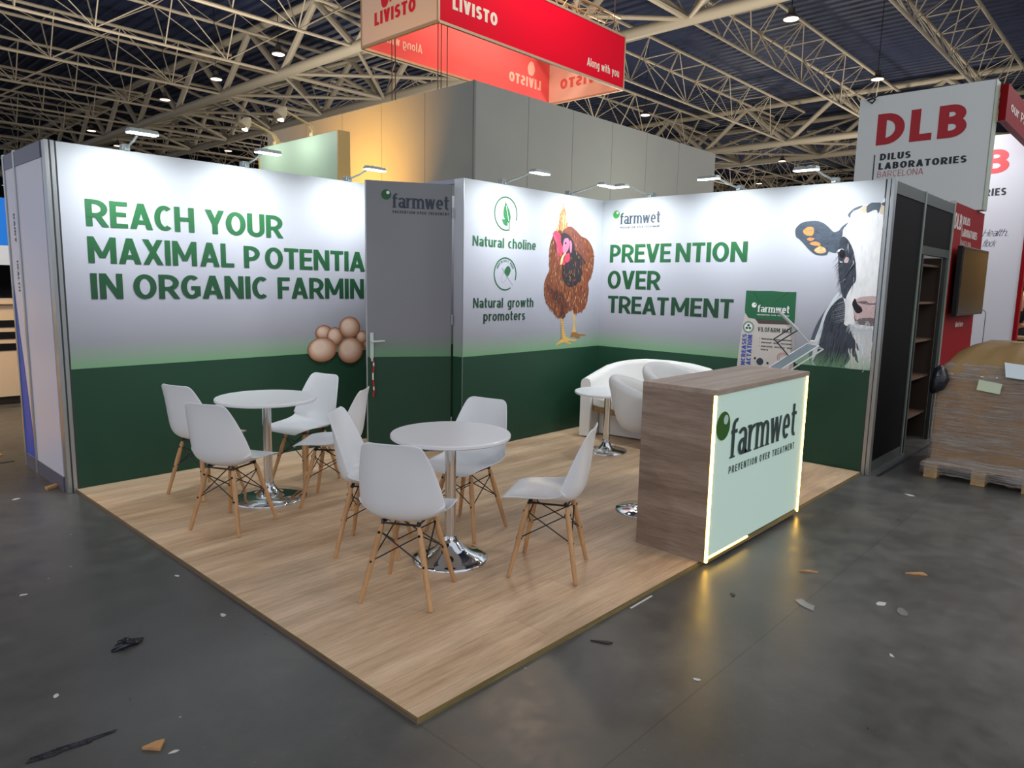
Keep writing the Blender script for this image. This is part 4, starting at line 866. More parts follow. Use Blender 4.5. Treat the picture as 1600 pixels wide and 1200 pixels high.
# ------------------------------------------------------------------ suspended red and white banner ring
bn = thing('hanging_banner', 'red and white square LIVISTO banner hanging from the roof', 'banner', (8.4, 3.8, 5.5))
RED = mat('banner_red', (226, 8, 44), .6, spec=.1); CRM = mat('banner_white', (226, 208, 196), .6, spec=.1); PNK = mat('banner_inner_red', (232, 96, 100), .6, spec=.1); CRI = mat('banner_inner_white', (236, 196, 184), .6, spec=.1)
bx0, bx1, by0, by1, bz0, bz1 = 5.95, 10.84, 2.83, 4.78, 5.47, 6.47
for nm, a, b, om, im, ax in (('front_fabric', (bx0, by0, bz0), (bx1, by0, bz1), RED, PNK, 'y'), ('back_fabric', (bx0, by1, bz0), (bx1, by1, bz1), RED, PNK, 'y'), ('side_fabric', (bx0, by0, bz0), (bx0, by1, bz1), CRM, CRI, 'x'), ('side_fabric', (bx1, by0, bz0), (bx1, by1, bz1), CRM, CRI, 'x')):
    mb = MB(); e = .012
    mb.box((a[0]-(e if ax == 'x' else 0), a[1]-(e if ax == 'y' else 0), a[2]), (b[0]+(e if ax == 'x' else 0), b[1]+(e if ax == 'y' else 0), b[2]))
    cx, cy = (bx0+bx1)/2, (by0+by1)/2
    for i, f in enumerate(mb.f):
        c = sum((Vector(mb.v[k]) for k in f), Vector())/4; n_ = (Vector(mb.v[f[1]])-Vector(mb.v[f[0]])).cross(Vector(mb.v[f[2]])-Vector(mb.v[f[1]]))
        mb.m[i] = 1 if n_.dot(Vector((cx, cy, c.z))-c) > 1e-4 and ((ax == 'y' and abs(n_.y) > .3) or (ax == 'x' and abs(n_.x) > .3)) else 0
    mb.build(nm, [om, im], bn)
mb = MB()
for z in (bz0, bz1):
    for p, q in (((bx0, by0), (bx1, by0)), ((bx1, by0), (bx1, by1)), ((bx1, by1), (bx0, by1)), ((bx0, by1), (bx0, by0))): mb.bar((*p, z), (*q, z), .045, .04)
for p in ((bx0, by0), (bx1, by0), (bx1, by1), (bx0, by1)): mb.bar((*p, bz0), (*p, bz1), .035, .035)
mb.build('frame', mat('banner_frame', (190, 168, 140), .4, .4), bn)
FF = Plane((0, by0-.012, 0), (1, 0, 0)); FS = Plane((bx0-.012, 0, 0), (0, -1, 0)); BI = Plane((0, by1-.012, 0), (1, 0, 0)); SI = Plane((bx1-.012, 0, 0), (0, -1, 0))
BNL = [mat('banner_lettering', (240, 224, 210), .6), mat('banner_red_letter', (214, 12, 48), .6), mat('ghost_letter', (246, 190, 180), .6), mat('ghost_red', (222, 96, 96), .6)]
mb = MB()
FF.text(mb, 'LIVISTO', 6.22, 7.20, 5.715, .195, 0, .004, hx=.12, hy=.11, gap=.12); FF.text(mb, 'Along with you', 9.62, 10.66, 5.66, .15, 0, .004, hx=.085, hy=.075, gap=.09)
FF.poly(mb, smooth_poly([(6.5, 5.98), (6.62, 5.96), (6.70, 6.06), (6.66, 6.24), (6.54, 6.26), (6.46, 6.12)]), 0, .004); mb.build('front_lettering', BNL, bn); mb = MB()
FS.text(mb, 'LIVISTO', -4.41, -3.35, 5.735, .20, 1, .004, hx=.12, hy=.11, gap=.12)
FS.poly(mb, smooth_poly([(-4.20, 5.99), (-4.10, 5.97), (-4.03, 6.06), (-4.04, 6.24), (-4.14, 6.28), (-4.23, 6.14)]), 1, .004); FS.poly(mb, smooth_poly([(-4.0, 6.02), (-3.92, 6.06), (-3.84, 6.22), (-3.90, 6.29), (-3.99, 6.22)]), 1, .004); mb.build('side_lettering', BNL, bn); mb = MB()
BI.text(mb, 'Along with you', 6.05, 7.25, 5.68, .15, 2, .004, hx=.085, hy=.075, gap=.09, flip=True); BI.text(mb, 'LIVISTO', 9.55, 10.55, 5.70, .195, 2, .004, hx=.12, hy=.11, gap=.12, flip=True)
BI.poly(mb, smooth_poly([(10.15, 5.96), (10.27, 5.95), (10.34, 6.06), (10.30, 6.20), (10.2, 6.22), (10.12, 6.1)]), 2, .004)
mb.build('inner_lettering', BNL, bn); mb = MB()
SI.text(mb, 'LIVISTO', -4.45, -3.25, 5.735, .20, 3, .004, hx=.12, hy=.11, gap=.12, flip=True)
mb.build('inner_lettering', BNL, bn)
for x, y in ((6.05, 2.95), (6.16, 3.0), (6.24, 2.95), (6.05, 4.1), (6.12, 4.1), (10.7, 3.0), (10.7, 4.65), (9.9, 4.66)): mb = MB(); mb.cyl((x, y, 4.02 if x < 7 else bz1), (x, y, 9.6), .008, n=5); mb.build('hoist_cable', mat('hoist_cable', (96, 66, 48), .6), bn)
def boxtruss(mb, p, q, s, n, r, rb):             # square lattice truss
    p, q = Vector(p), Vector(q); d = (q-p)/n; u = Vector((0, 0, s)); w = d.normalized().cross(u).normalized()*s
    C = [Vector(), u, u+w, w]
    for c in C: mb.cyl(p+c, q+c, r, n=8)
    for i in range(n):
        for a in range(4):
            b = (a+1) % 4; A, B = (C[a], C[b]) if i % 2 else (C[b], C[a]); mb.cyl(p+d*i+A, p+d*(i+1)+B, rb, n=5)
ht = thing('lighting_truss', 'gold lit square lattice truss carrying the red banner', 'truss', (8.4, 3.8, 6.7))
mb = MB(); boxtruss(mb, (5.9, 3.45, 6.54), (11.0, 3.45, 6.54), .38, 16, .025, .011); boxtruss(mb, (10.15, 3.9, 6.52), (10.15, 4.7, 6.52), .38, 6, .025, .011); mb.build('lattice', mat('truss_aluminium', (196, 176, 140), .4, .5), ht)
area('banner_lamp', (8.6, 3.3, 7.6), (8.6, 3.3, 5.6), 120, 1.2, col=(1, .74, .46)); area('banner_front_fill', (8.0, 0.9, 8.2), (8.0, 2.83, 5.9), 110, .5, col=(1, .86, .74))  # front light is added without a fixture, to brighten the red fabric

# ------------------------------------------------------------------ neighbouring stand on the right
BLK = mat('black_infill_panel', (10, 9, 10), .6, spec=.08); RAIL = mat('olive_grey_rail', (84, 90, 80), .4, .5); SHELFW = mat('brown_shelf', (96, 72, 52), .6)
YB = -3.955
bp = thing('partition_wall', 'black partition beside the cow wall with an open shelf cupboard', 'partition', (6.1, YB, 0), kind='thing')
mb = MB(); mb.box((5.072, YB, .09), (6.02, YB+.03, 2.40)); mb.build('panel', BLK, bp)
mb = MB(); mb.box((6.08, YB, 2.02), (7.18, YB+.03, 2.40)); mb.build('panel', BLK, bp)
for x0, x1, z0, z1 in ((5.072, 6.02, 0, .09), (5.072, 6.02, 2.40, 2.5), (6.08, 7.18, 2.40, 2.5), (6.08, 7.18, 1.94, 2.02)):
    mb = MB(); mb.box((x0, YB-.006, z0), (x1, YB+.036, z1)); mb.build('rail', RAIL, bp)
for x in (5.047, 6.05, 7.205):
    mb = MB(); mb.box((x-.022, YB-.012, 0), (x+.022, YB+.042, 2.51)); mb.build('post', mat('green_grey_post', (140, 152, 138), .35, .6), bp, bevel=.004)
for x in (6.16, 7.10):
    mb = MB(); mb.box((x-.02, YB-.006, 0), (x+.02, YB+.03, 1.94)); mb.build('door_jamb', mat('dark_jamb', (72, 78, 72), .4, .5), bp)
mb = MB(); mb.box((6.10, -3.45, 0), (7.18, -3.43, 1.94)); mb.box((6.10, -3.9, 0), (6.12, -3.45, 1.94)); mb.box((7.16, -3.9, 0), (7.18, -3.45, 1.94)); mb.build('cupboard_back', mat('brown_board', (66, 52, 42), .7), bp)
for z in (.28, .68, 1.07, 1.46, 1.84):
    mb = MB(); mb.box((6.12, -3.88, z), (7.16, -3.45, z+.022)); mb.build('shelf', SHELFW, bp)
rp = thing('red_panel', 'red DLB panel with a mounted screen beside the black partition', 'panel', (7.9, YB, 0), kind='thing')
REDP = mat('panel_red', (132, 5, 14), .55, spec=.12)
mb = MB(); mb.box((7.24, YB, 0), (8.80, YB+.04, 2.53)); mb.build('face', REDP, rp)
mb = MB(); mb.box((7.228, YB-.01, 0), (7.242, YB+.045, 2.54)); mb.build('edge_profile', mat('pale_profile', (196, 190, 178), .4), rp)
RPp = Plane((0, YB, 0), (1, 0, 0)); mb = MB()
RPp.text(mb, 'DLB', 7.30, 7.62, 2.26, .165, hx=.105, hy=.09); RPp.line(mb, (7.655, 2.02), (7.655, 2.41), .012)
RPp.text(mb, 'DILUS', 7.69, 8.03, 2.33, .085, hx=.11, hy=.09); RPp.text(mb, 'LABORATORIES', 7.69, 8.48, 2.20, .085, hx=.11, hy=.09); RPp.text(mb, 'BARCELONA', 7.69, 8.2, 2.09, .065, hx=.05, hy=.045)
mb.build('lettering', mat('panel_lettering', (214, 200, 192), .5), rp); mb = MB()
RPp.text(mb, 'dilusfarm', 7.84, 8.24, 1.19, .06, hx=.08, hy=.07)
mb.build('lettering', mat('panel_lettering', (214, 200, 192), .5), rp)
tv = thing('wall_screen', 'dark flat screen mounted on the red DLB panel', 'screen', (8.0, -4.0, 1.7))
mb = MB(); mb.box((7.34, -4.055, 1.33), (8.72, -4.0, 2.08)); mb.build('housing', BLACK, tv, bevel=.006)
mb = MB(); mb.box((7.36, -4.0585, 1.352), (8.70, -4.055, 2.06)); mb.build('screen', mat('glossy_screen', (9, 9, 11), .22, spec=.3), tv)
mb = MB(); mb.box((7.7, -4.0, 1.55), (8.3, YB-.004, 1.85)); mb.build('bracket', BLACK, tv)
dt = thing('sign_tower', 'tall white DLB DILUS LABORATORIES tower above the black partition', 'sign tower', (8.4, -3.2, 0), kind='thing')
mb = MB(); mb.box((8.4, -3.885, 0), (8.62, -2.535, 4.0)); mb.build('body', mat('tower_white', (228, 233, 229), .55), dt)
mb = MB(); mb.box((8.4, -3.99, 2.545), (8.62, -3.885, 4.0)); mb.build('body', mat('tower_white'), dt)
mb = MB(); mb.box((8.398, -4.0, 2.545), (8.63, -3.99, 4.005)); mb.build('edge_profile', mat('tower_edge', (150, 160, 140), .4), dt)
PT = Plane((8.4, 0, 0), (0, -1, 0)); mb = MB(); TR, TI = mat('tower_red', (178, 16, 30), .5), mat('tower_ink', (26, 34, 42), .5)
PT.text(mb, 'DLB', 2.765, 3.745, 3.402, .378, 0, hx=.105, hy=.11, gap=.12); PT.text(mb, 'DILUS', 2.83, 3.18, 3.213, .082, 1, hx=.115, hy=.095, gap=.13); PT.text(mb, 'LABORATORIES', 2.822, 3.782, 3.10, .082, 1, hx=.115, hy=.095, gap=.13)
PT.text(mb, 'BARCELONA', 2.815, 3.335, 3.005, .075, 0, hx=.04, hy=.035, gap=.16); PT.line(mb, (2.765, 2.97), (2.765, 3.29), .014, 1)
mb.build('lettering', [TR, TI], dt)
mb = MB(); mb.tube([(8.40, -2.60, 4.0), (8.36, -2.66, 4.02), (8.37, -2.72, 3.96), (8.40, -2.68, 3.93), (8.39, -2.62, 3.97), (8.42, -2.8, 4.02), (8.45, -3.3, 4.015), (8.45, -3.6, 4.01)], .012, 6); mb.build('loose_cable', BLACK, dt, smooth=True)
hb = thing('fascia_beam', 'red fascia beam with white slogan running off beside the white tower', 'fascia', (10, -4, 3.8), kind='thing')
mb = MB(); mb.box((8.64, -4.08, 3.58), (13.4, -4.003, 3.99)); mb.build('beam', REDP, hb)
mb = MB(); q = Plane((0, -4.08, 0), (1, 0, 0)); q.text(mb, 'our Partner since', 8.9, 11.9, 3.73, .115, hx=.085, hy=.075); mb.build('lettering', mat('panel_lettering'), hb)
fw = thing('back_wall', 'white inner wall of the red stand reading Health flock', 'wall panel', (11, -3.2, 0), kind='thing')
mb = MB(); mb.box((11, -3.999, 0), (11.1, -2.75, 3.84)); mb.box((11, -4.075, 0), (11.1, -3.999, 3.57)); mb.build('panel', mat('inner_white', (206, 206, 214), .5), fw)
mb = MB(); mb.box((10.98, -4.125, 0), (11.12, -4.076, 3.57)); mb.build('red_column', REDP, fw)
PB = Plane((11, 0, 0), (0, -1, 0)); mb = MB()
PB.text(mb, 'DLB', 2.78, 3.80, 3.30, .34, 0, hx=.10, hy=.105, gap=.12); PB.text(mb, 'LABORATORIES', 2.85, 3.80, 2.985, .105, 1, hx=.115, hy=.095, gap=.13); PB.text(mb, 'DILUS', 2.85, 3.22, 3.13, .105, 1, hx=.115, hy=.095)
PB.text(mb, 'Health...', 3.565, 3.89, 2.405, .10, 1, hx=.035, hy=.03, gap=.07, shear=.35); PB.text(mb, 'flock', 3.575, 3.73, 2.255, .10, 1, hx=.04, hy=.035, gap=.07, shear=.35)
PB.ring(mb, 3.66, 1.27, .06, .008, 0, 90, 1); PB.line(mb, (3.0, 1.33), (3.66, 1.33), .008, 1); PB.line(mb, (3.72, 1.27), (3.72, .1), .008, 1)
mb.build('lettering', [mat('inner_red', (220, 50, 56), .5), TI], fw)
area('red_stand_flood', (9.6, -3.2, 3.85), (11, -3.5, 3.0), 30, .3, col=(.95, .97, 1))
# warm booth and a visitor far right
yw = thing('back_wall', 'amber lit booth wall at the far right edge of the picture', 'wall panel', (19, -4, 0), kind='thing')
mb = MB(); mb.box((19, -5.2, 0), (19.1, -2.4, 3.0)); mb.build('panel', mat('cream_wall', (226, 196, 140), .6), yw)
area('amber_booth_lamp', (17.2, -4.2, 2.9), (19, -4, 1.8), 130, .5, col=(1, .70, .30))
bc = thing('bar_counter', 'low dark counter with a red box in front of the amber wall', 'counter', (13, -4, 0))
mb = MB(); mb.box((12.9, -5.2, 0), (13.4, -3.55, .82)); mb.build('body', mat('dark_counter', (40, 34, 30), .5), bc)
mb = MB(); mb.box((12.85, -5.25, .82), (13.45, -3.5, .86)); mb.build('top', mat('tan_top', (150, 120, 84), .5), bc)
pe = thing('person', 'person in a dark shirt bending over the counter at the far right edge', 'person', (14.0, -3.72, 0), world=False)
def skin(name, pts, edges, m, parent, sub=1, root=0):
    me = bpy.data.meshes.new(name); me.from_pydata([p[:3] for p in pts], edges, []); o = bpy.data.objects.new(name, me); sc.collection.objects.link(o); o.parent = parent
    md = o.modifiers.new('skin', 'SKIN'); md.use_smooth_shade = True
    for v, p in zip(me.skin_vertices[0].data, pts): v.radius = (p[3], p[4] if len(p) > 4 else p[3])
    me.skin_vertices[0].data[root].use_root = True
    o.modifiers.new('sub', 'SUBSURF').render_levels = sub; me.materials.append(m); return o
PP = [(0, 0, .95, .13, .16), (-.02, 0, 1.18, .12, .16), (-.10, 0, 1.40, .11, .17), (-.16, 0, 1.52, .06), (-.20, 0, 1.60, .075, .07), (-.22, 0, 1.70, .085, .08), (-.22, 0, 1.755, .05),
      (-.10, .19, 1.42, .055), (-.26, .24, 1.20, .045), (-.50, .17, 1.10, .036), (-.60, .15, 1.09, .03), (-.10, -.19, 1.42, .055), (-.28, -.24, 1.21, .045), (-.52, -.20, 1.08, .036), (-.62, -.19, 1.06, .03),
      (0, .10, .88, .095), (-.01, .11, .50, .07), (.02, .12, .09, .05), (-.13, .12, .04, .035), (0, -.10, .88, .095), (-.02, -.11, .50, .07), (.02, -.12, .09, .05), (-.13, -.12, .04, .035)]
EE = [(0, 1), (1, 2), (2, 3), (3, 4), (4, 5), (5, 6), (2, 7), (7, 8), (8, 9), (9, 10), (2, 11), (11, 12), (12, 13), (13, 14), (0, 15), (15, 16), (16, 17), (17, 18), (0, 19), (19, 20), (20, 21), (21, 22)]
skin('body', PP, EE, mat('skin', (190, 132, 104), .6), pe)
grow = lambda i, k: (PP[i][0], PP[i][1], PP[i][2])+tuple(r*k for r in PP[i][3:])
skin('shirt', [grow(i, 1.10) for i in (0, 1, 2, 7, 8, 11, 12)], [(0, 1), (1, 2), (2, 3), (3, 4), (2, 5), (5, 6)], mat('dark_shirt', (24, 24, 28), .8), pe)
skin('trousers', [grow(i, 1.12) for i in (0, 15, 16, 17, 19, 20, 21)], [(0, 1), (1, 2), (2, 3), (0, 4), (4, 5), (5, 6)], mat('dark_trousers', (30, 30, 36), .8), pe)
mb = MB(); mb.lathe([(.0, 1.79), (.06, 1.785), (.095, 1.74), (.10, 1.68), (.085, 1.63)], c=(-.205, 0, 0), n=16); mb.build('hair', mat('dark_hair', (28, 20, 16), .7), pe, smooth=True)
for y in (.03, -.03):
    mb = MB(); mb.lathe([(0, .012), (.009, .008), (.012, 0), (.009, -.008), (0, -.012)], c=(-.302, y, 1.685), n=8); mb.build('eye', mat('eye_dark', (20, 16, 14), .3), pe)
mb = MB(); mb.tube([(-.30, 0, 1.68), (-.325, 0, 1.655), (-.30, 0, 1.645)], [.010, .016, .010], 8); mb.build('nose', MATS['skin'], pe, smooth=True)
# five fingers on each hand
for s, (hx_, hy_, hz_) in ((1, (-.62, .147, 1.088)), (-1, (-.64, -.188, 1.057))):
    for k in range(5):
        y = hy_+(-.03+.015*k); L_ = (.05, .075, .085, .078, .058)[k]
        mb = MB(); mb.tube([(hx_+(.03 if k == 0 else 0), y, hz_), (hx_-L_*.5, y+(-.012*s if k == 0 else 0), hz_+.004), (hx_-L_, y, hz_-.02)], [.010, .009, .007], 6); mb.build('finger', MATS['skin'], pe, smooth=True)

# ------------------------------------------------------------------ wrapped pallet
pa = thing('pallet', 'wooden pallet under the shrink wrapped carton by the black partition', 'pallet', (5.9, -4.9, 0))
PX0, PX1, PY0, PY1 = 5.31, 6.51, -5.13, -4.33
for i in range(7):
    x = PX0+i*(PX1-PX0-.1)/6; mb = MB(); mb.box((x, PY0, .122), (x+.10, PY1, .144)); mb.build('deck_board', PALLETWOOD, pa, bevel=.002)
for y in (PY0, (PY0+PY1)/2-.05, PY1-.10):
    mb = MB(); mb.box((PX0, y, .100), (PX1, y+.1, .122)); mb.build('stringer_board', PALLETWOOD, pa); mb = MB(); mb.box((PX0, y, 0), (PX1, y+.1, .020)); mb.build('bottom_board', PALLETWOOD, pa)
    for x in (PX0, (PX0+PX1)/2-.07, PX1-.145):
        mb = MB(); mb.box((x, y, .020), (x+.145, y+.10, .100)); mb.build('block', PALLETWOOD, pa, bevel=.002)
ca = thing('carton', 'large brown cardboard carton wrapped in film on the pallet', 'carton', (5.9, -4.73, .144))
CB = m_noise('cardboard', (146, 112, 74), (166, 130, 88), (2, 2, 6), .8)
mb = MB(); mb.box((5.34, -5.11, .146), (6.48, -4.36, .88)); mb.build('body', CB, ca, bevel=.01)
rw = []
for z, yl, xl, j in ((.88, -4.355, 5.335, 0), (.93, -4.36, 5.34, .004), (1.02, -4.42, 5.40, .01), (1.10, -4.47, 5.47, .012), (1.155, -4.55, 5.56, .01), (1.165, -4.70, 5.75, 0)):
    rw.append([(xl+.01*math.sin(k*1.7+z*9)+j*math.sin(k*2.3), yl+(-5.11-yl)*k/12, z+.012*math.sin(k*1.3+z*5)*(z > .9)) for k in range(13)]+[(6.48-(xl-5.335)*.6, -5.11+(yl+5.11)*k/6, z) for k in range(7)])
mb = MB(); mb.grid(rw, closed_u=True); mb.face(rw[-1]); mb.build('bulging_lid', m_noise('lid_board', (126, 100, 60), (146, 118, 74), (2, 2, 3), .5), ca, smooth=45)
def m_film():
    m = mat('stretch_film', (206, 198, 192), .14, coat=.6); n, l, b = nodes(m)
    v = mapping(n, l, (3.5, 3.5, 75)); t = noise(n, l, v, 1., 6, .65); t2 = noise(n, l, mapping(n, l, (2.5, 2.5, 9)), 1., 4, .6)
    bump(n, l, b, t.outputs[0], 1.0, .05)
    tr = n.new('ShaderNodeBsdfTransparent'); mx = n.new('ShaderNodeMixShader')
    f = ramp(n, [(.40, (.10, .10, .10, 1)), (.64, (.78, .78, .78, 1))]); l.new(math_(n, l, 'ADD', math_(n, l, 'MULTIPLY', t.outputs[0], .6), math_(n, l, 'MULTIPLY', t2.outputs[0], .4)), f.inputs[0])
    l.new(f.outputs[0], mx.inputs[0]); l.new(tr.outputs[0], mx.inputs[1]); l.new(b.outputs[0], mx.inputs[2]); l.new(mx.outputs[0], n['Material Output'].inputs[0]); return m
FILM = m_film(); rw = []
random.seed(3)
for i in range(24):
    z = .05+i*(1.0-.05)/23; e = .0 if z > .15 else .075; top = max(0, z-.9)*.55
    r_ow = []
    for k in range(25): r_ow.append((5.325-e*.9+.004*math.sin(k*.9+i*1.3)+random.uniform(-.003, .003)+top*.9, -4.345+e*.5-(.78+e)*k/24-top*(1-k/24), z+random.uniform(-.006, .006)))
    for k in range(1, 13): r_ow.append((5.325+1.17*k/12, -5.125-e*.5, z))
    for k in range(1, 8): r_ow.append((6.495+e*.6, -5.125+.78*k/7, z))
    for k in range(1, 12): r_ow.append((6.495-1.17*k/12, -4.345+e*.5-top, z))
    rw.append(r_ow)
mb = MB(); mb.grid(rw, closed_u=True); mb.build('stretch_film', FILM, ca, smooth=True)
mb = MB(); mb.obox((5.316, -4.735, .83), ((0, 1, .12), (0, -.12, 1), (1, 0, 0)), (.082, .043, .001)); tg = mb.build('paper_label', mat('pale_green_paper', (206, 220, 190), .6), ca)
q = Plane((5.3145, -4.665, .835), (0, -1, -.12), (0, -.12, 1)); mb = MB(); q.text(mb, 'FARMWET', 0, .10, 0, .022, hx=.07, hy=.06, shear=.15); mb.build('handwriting', INK, tg)
mb = MB(); mb.prism([(5.30, -4.84, .92), (5.30, -5.06, .905), (5.385, -5.06, 1.01), (5.385, -4.81, 1.03)], (-.006, 0, .004)); mb.build('document_pouch', mat('pouch_white', (206, 218, 222), .3), ca)
mb = MB(); mb.tube([(5.30, -4.33, .74), (5.29, -4.37, .80), (5.29, -4.39, .86), (5.33, -4.37, .93), (5.38, -4.36, .96)], [.02, .06, .065, .05, .015], 12); mb.build('black_bundle', m_noise('black_film', (16, 18, 24), (30, 34, 44), (20, 20, 20), .25, bmp=.6), ca, smooth=True)

# ------------------------------------------------------------------ scraps on the floor
def scrap(name, label, cat, x, y, mt, pts, h, rz=0, z=0.0):
    mb = MB(); c, s = math.cos(R(rz)), math.sin(R(rz)); mb.prism([(x+c*a-s*b, y+s*a+c*b, z+.0008) for a, b in pts], (0, 0, h)); return tag(mb.build(name, mt), label, cat)
random.seed(11); blob = lambda r, n=9, e=.5: [(r*(1+random.uniform(-.35, .35))*math.cos(2*math.pi*i/n), r*e*(1+random.uniform(-.35, .35))*math.sin(2*math.pi*i/n)) for i in range(n)]
BF = MATS['black_film']; PAP = mat('torn_paper', (198, 198, 194), .7); WDG = m_noise('wood_scrap', (176, 130, 84), (196, 150, 100), (6, 30, 30), .6); PLS = mat('clear_scrap', (150, 152, 150), .2)
mb = MB(); rw = [[(-.537+(.062+.018*math.sin(j*2.1+i*.7))*math.cos(j*.524)*(1-i/7)+.01*math.sin(i), -2.605+(.030+.010*math.cos(j*1.7+i))*math.sin(j*.524)*(1-i/7), .001+.006*i+.004*math.sin(j*1.9+i)**2) for j in range(12)] for i in range(7)]
mb.grid(rw, closed_u=True); mb.face(rw[-1]); tag(mb.build('film_scrap', BF), 'crumpled black film scrap lying left of the platform', 'scrap')
scrap('tape_strip', 'long torn black tape strip on the floor at the bottom left corner', 'tape', -.905, -3.19, BF, [(-.135, -.012), (-.06, -.022), (-.03, -.012), (.05, -.016), (.06, -.006), (.13, .0), (.135, .012), (.04, .014), (-.04, .018), (-.12, .012)], .002, -8)
scrap('wood_wedge', 'small tan wooden wedge on the floor beside the black tape strip', 'wood scrap', -.717, -3.39, WDG, [(-.035, .004), (.02, -.03), (.035, .02), (.01, .02)], .010, -20)
scrap('wood_wedge', 'flat wooden wedge on the bare floor far right of the counter', 'wood scrap', 2.861, -4.868, WDG, [(-.06, .01), (.05, -.02), (.045, .02)], .008, -45)
scrap('wood_wedge', 'flat wooden wedge on the floor in front of the glowing counter', 'wood scrap', 2.449, -4.416, WDG, [(-.05, .006), (.05, -.012), (.0, .016)], .008, -45)
scrap('plastic_scrap', 'clear crumpled plastic scrap in front of the counter front', 'scrap', 2.01, -4.57, PLS, blob(.065, 9, .45), .004, 60)
scrap('wood_splinter', 'dark wood splinter on the floor by the front platform edge', 'wood scrap', .959, -4.053, mat('dark_splinter', (52, 46, 42), .6), [(-.05, .0), (.03, -.012), (.05, .004), (.02, .010)], .006, -60)
scrap('paper_strip', 'narrow white paper strip against the platform edge left of the counter', 'scrap', 1.438, -3.955, PAP, [(-.10, -.006), (.10, -.004), (.10, .006), (-.10, .004)], .002, 0)
scrap('board_offcut', 'small tan board offcut by the white partition at the far left', 'wood scrap', -.095, .596-.35, WDG, [(-.06, -.02), (.04, -.025), (.05, .02), (-.04, .025)], .018, 30)
for lb, x, y, r in (('white paper shred on the floor halfway along the left platform edge', -.119, -2.624, .022), ('tiny white paper shred left of the black tape strip', -.859, -2.819, .014), ('tiny white shred at the bottom of the picture beside the wooden wedge', -.678, -3.463, .014),
                    ('white paper scrap on the floor near the pallet front', 4.576, -4.411, .04), ('crumpled paper fleck on the floor right of the plastic scrap', 2.302, -4.837, .032), ('grey flattened tape scrap farther right of the plastic scrap', 2.282, -4.938, .05), ('white fleck on the open floor at far right', 1.775, -5.03, .014),
                    ('dark torn fleck between the counter and plastic scrap', 1.852, -4.248, .022), ('white paper fleck on the floor below the partition at far left', -.354, .104, .03), ('pale fleck at the left picture edge', -.72, -1.721, .018), ('small white shred close to the left platform edge', -.086, -2.015, .014), ('white fleck in front of the platform front edge right of the splinter', .99, -4.51, .016)):
    mt = MATS['dark_splinter'] if lb.startswith('dark') else (mat('grey_tape', (120, 120, 118), .5) if lb.startswith('grey') else PAP)
    scrap('paper_scrap', lb, 'scrap', x, y, mt, blob(r, 7, .55), .0025, random.uniform(0, 180))
# ------------------------------------------------------------------ hall roof
mb = MB(); p0 = None; x = -14.0; A, B = [], []
while x < 96:
    for dx, z in ((0, 12.0), (.12, 12.0), (.17, 12.09), (.33, 12.09), (.38, 12.0)): A.append((x+dx, -6, z)); B.append((x+dx, 100, z))
    x += .5
mb.grid([A, B]); tag(mb.build('ceiling', mat('navy_roof_deck', (40, 50, 80), .5)), 'dark navy ribbed metal roof deck of the hall', 'ceiling', kind='structure')
for nm, a, b in (('wall_back', (-14, 100, 0), (96, 100.3, 12)), ('wall_right', (96, -60, 0), (96.3, 100, 12)), ('wall_front', (14, -60.3, 0), (96, -60, 12))):
    mb = MB(); mb.box(a, b); tag(mb.build(nm, mat('hall_wall', (30, 30, 34), .8)), 'dark far wall of the exhibition hall behind the %s' % ({'wall_back': 'left booths', 'wall_right': 'right booths', 'wall_front': 'open aisle on the right'}[nm]), 'wall', kind='structure')
def make_truss(L, n):
    t = thing('roof_truss', 'slim beige triangular roof truss spanning between the heavy girders', 'roof truss', (0, 0, 0), 0, 'slim beige triangular roof trusses', world=False)
    for y, z in ((0, 0), (-.85, 1.5), (.85, 1.5)):
        mb = MB(); mb.cyl((0, y, z), (L, y, z), .055 if y == 0 else .065, n=8); mb.build('chord', STEEL, t)
    mb = MB(); d = L/n
    for i in range(n):
        x0, x1, xm = i*d, (i+1)*d, (i+.5)*d
        for s in (-.85, .85):
            mb.cyl((x0, s, 1.5), (x0, 0, 0), .025, n=5); mb.cyl(*(((x0, s, 1.5), (x1, 0, 0)) if i % 2 else ((x0, 0, 0), (x1, s, 1.5))), .021, n=5)
    
        mb.cyl((x0, -.85, 1.5), (x0, .85, 1.5), .023, n=5); mb.cyl((x0, -.85, 1.5), (x1, .85, 1.5), .015, n=5)
    mb.build('lattice', STEEL, t); return t
TA = make_truss(20.0, 9); TA.location = (18.7, .975, 9.6); TB = None
for k in range(-1, 13):
    for x in (-6.3, 18.7, 43.7):
        if k < 0 and x < 0: continue
        if k == 0 and x == 18.7: continue
        c = copy_tree(TA); c.location = (x, .975+5.05*k, 9.6)
gi = 0
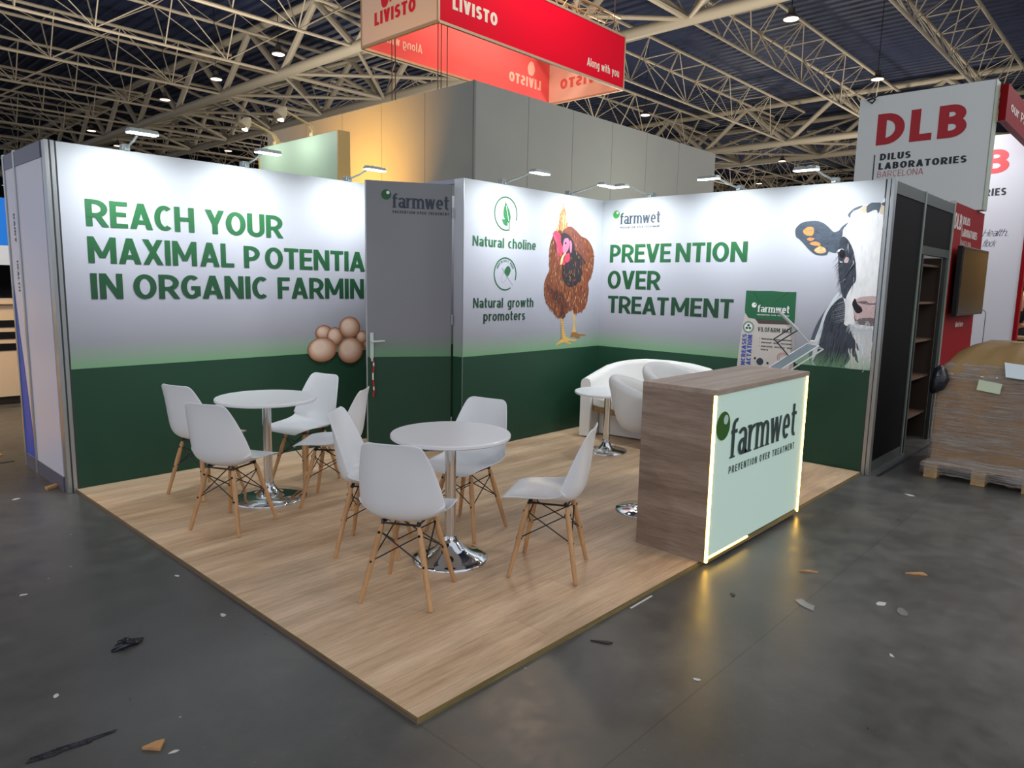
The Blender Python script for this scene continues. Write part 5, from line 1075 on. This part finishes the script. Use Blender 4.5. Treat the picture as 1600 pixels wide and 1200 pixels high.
for X in (13.7, 38.7, 63.7):
    t = thing('roof_girder', ('nearest', 'second', 'farthest')[gi]+' heavy beige tubular girder carrying the slim roof trusses', 'roof girder', (X+2.5, 30, 9.6)); gi += 1
    ys, ye, n = -4.1, 66.6, 14; d = 5.05
    for x, z in ((X, 9.6), (X+5, 9.6), (X, 11.7), (X+5, 11.7)):
        mb = MB(); mb.cyl((x, ys, z), (x, ye, z), .19 if z < 10 else .15, n=12); mb.build('chord', STEEL2, t, smooth=40)
    mb = MB()
    for i in range(n):
        y = ys+i*d
        for x in (X, X+5):
            mb.cyl((x, y, 9.6), (x, y+d/2, 11.7), .13, n=8); mb.cyl((x, y+d/2, 11.7), (x, y+d, 9.6), .13, n=8)
        mb.cyl((X, y, 9.6), (X+5, y, 9.6), .09, n=8); mb.cyl((X, y, 9.6), (X+5, y+d, 9.6), .07, n=8); mb.cyl((X+5, y, 9.6), (X, y+d, 9.6), .07, n=8); mb.cyl((X, y+d/2, 11.7), (X+5, y+d/2, 11.7), .08, n=8)
        mb.cyl((X, y+d/2, 11.7), (X+5, y, 9.6), .08, n=8); mb.cyl((X+5, y+d/2, 11.7), (X, y+d, 9.6), .08, n=8)
    mb.build('lattice', STEEL2, t)
# pendant high-bay lamps
HB = [None]
def bay(x, y, label, z=9.0):
    if HB[0] is None:
        t = thing('high_bay_lamp', label, 'pendant lamp', (0, 0, 0), 0, 'round high bay lamps under the hall roof', world=False); HB[0] = t
        mb = MB(); mb.lathe([(.22, 0), (.23, .03), (.19, .06), (.10, .14), (.08, .30), (0, .31)], n=24); mb.build('housing', mat('lamp_housing', (70, 66, 62), .5, .3), t, smooth=40)
        mb = MB(); mb.lathe([(0, -.010), (.195, -.008), (.205, .002), (0, .003)], n=24); mb.build('lens', BAY, t)
        mb = MB(); mb.cyl((0, 0, .3), (0, 0, 3.0), .012, n=6); mb.build('hanger_rod', BLACK, t)
    else: t = copy_tree(HB[0]); t['label'] = label
    t.location = (x, y, z); area('bay_light', (x, y, z-.02), (x, y, 0), 90, .38, col=(1.0, .9, .78))
for (x, y), lb in zip(((11.33, 17.15), (11.34, 21.81), (11.35, 26.69), (11.5, 36.7), (13.94, 40.3), (18.75, 36.5), (18.99, 2.95), (26.59, 2.89), (16.14, 10.76), (26.17, 12.26), (49.0, 17.2), (40.9, 12.2), (12.31, 11.36), (19.93, 34.6)),
    ('high bay lamp left of the LIVISTO banner, nearest it of the row on the left', 'high bay lamp second of the left row running away from the banner', 'high bay lamp third of the left row running away', 'high bay lamp far down the left row, small above the headline wall', 'high bay lamp low above the first arm spotlight at left',
     'small far high bay lamp above the middle of the headline wall', 'large bright high bay lamp at the top right under the roof deck', 'bright high bay lamp just above the white DLB tower', 'high bay lamp right behind the edge of the red banner', 'high bay lamp above the plain grey booth wall',
     'tiny far high bay lamp low over the PREVENTION wall', 'small high bay lamp beside the right end of the grey booth', 'high bay lamp half hidden by the left edge of the LIVISTO banner', 'tiny far high bay lamp beside the pale green panel')):
    bay(x, y, lb)
# added uplights without fixtures, standing in for booth glow on the roof steelwork
for x, y in ((24, 14), (9, 16), (34, 6), (26, 34), (2, 14), (14, 3.2), (52, 20)):
    area('roof_fill_light', (x, y, 3.0), (x, y, 12), 600, 3.0, col=(1.0, .92, .80))
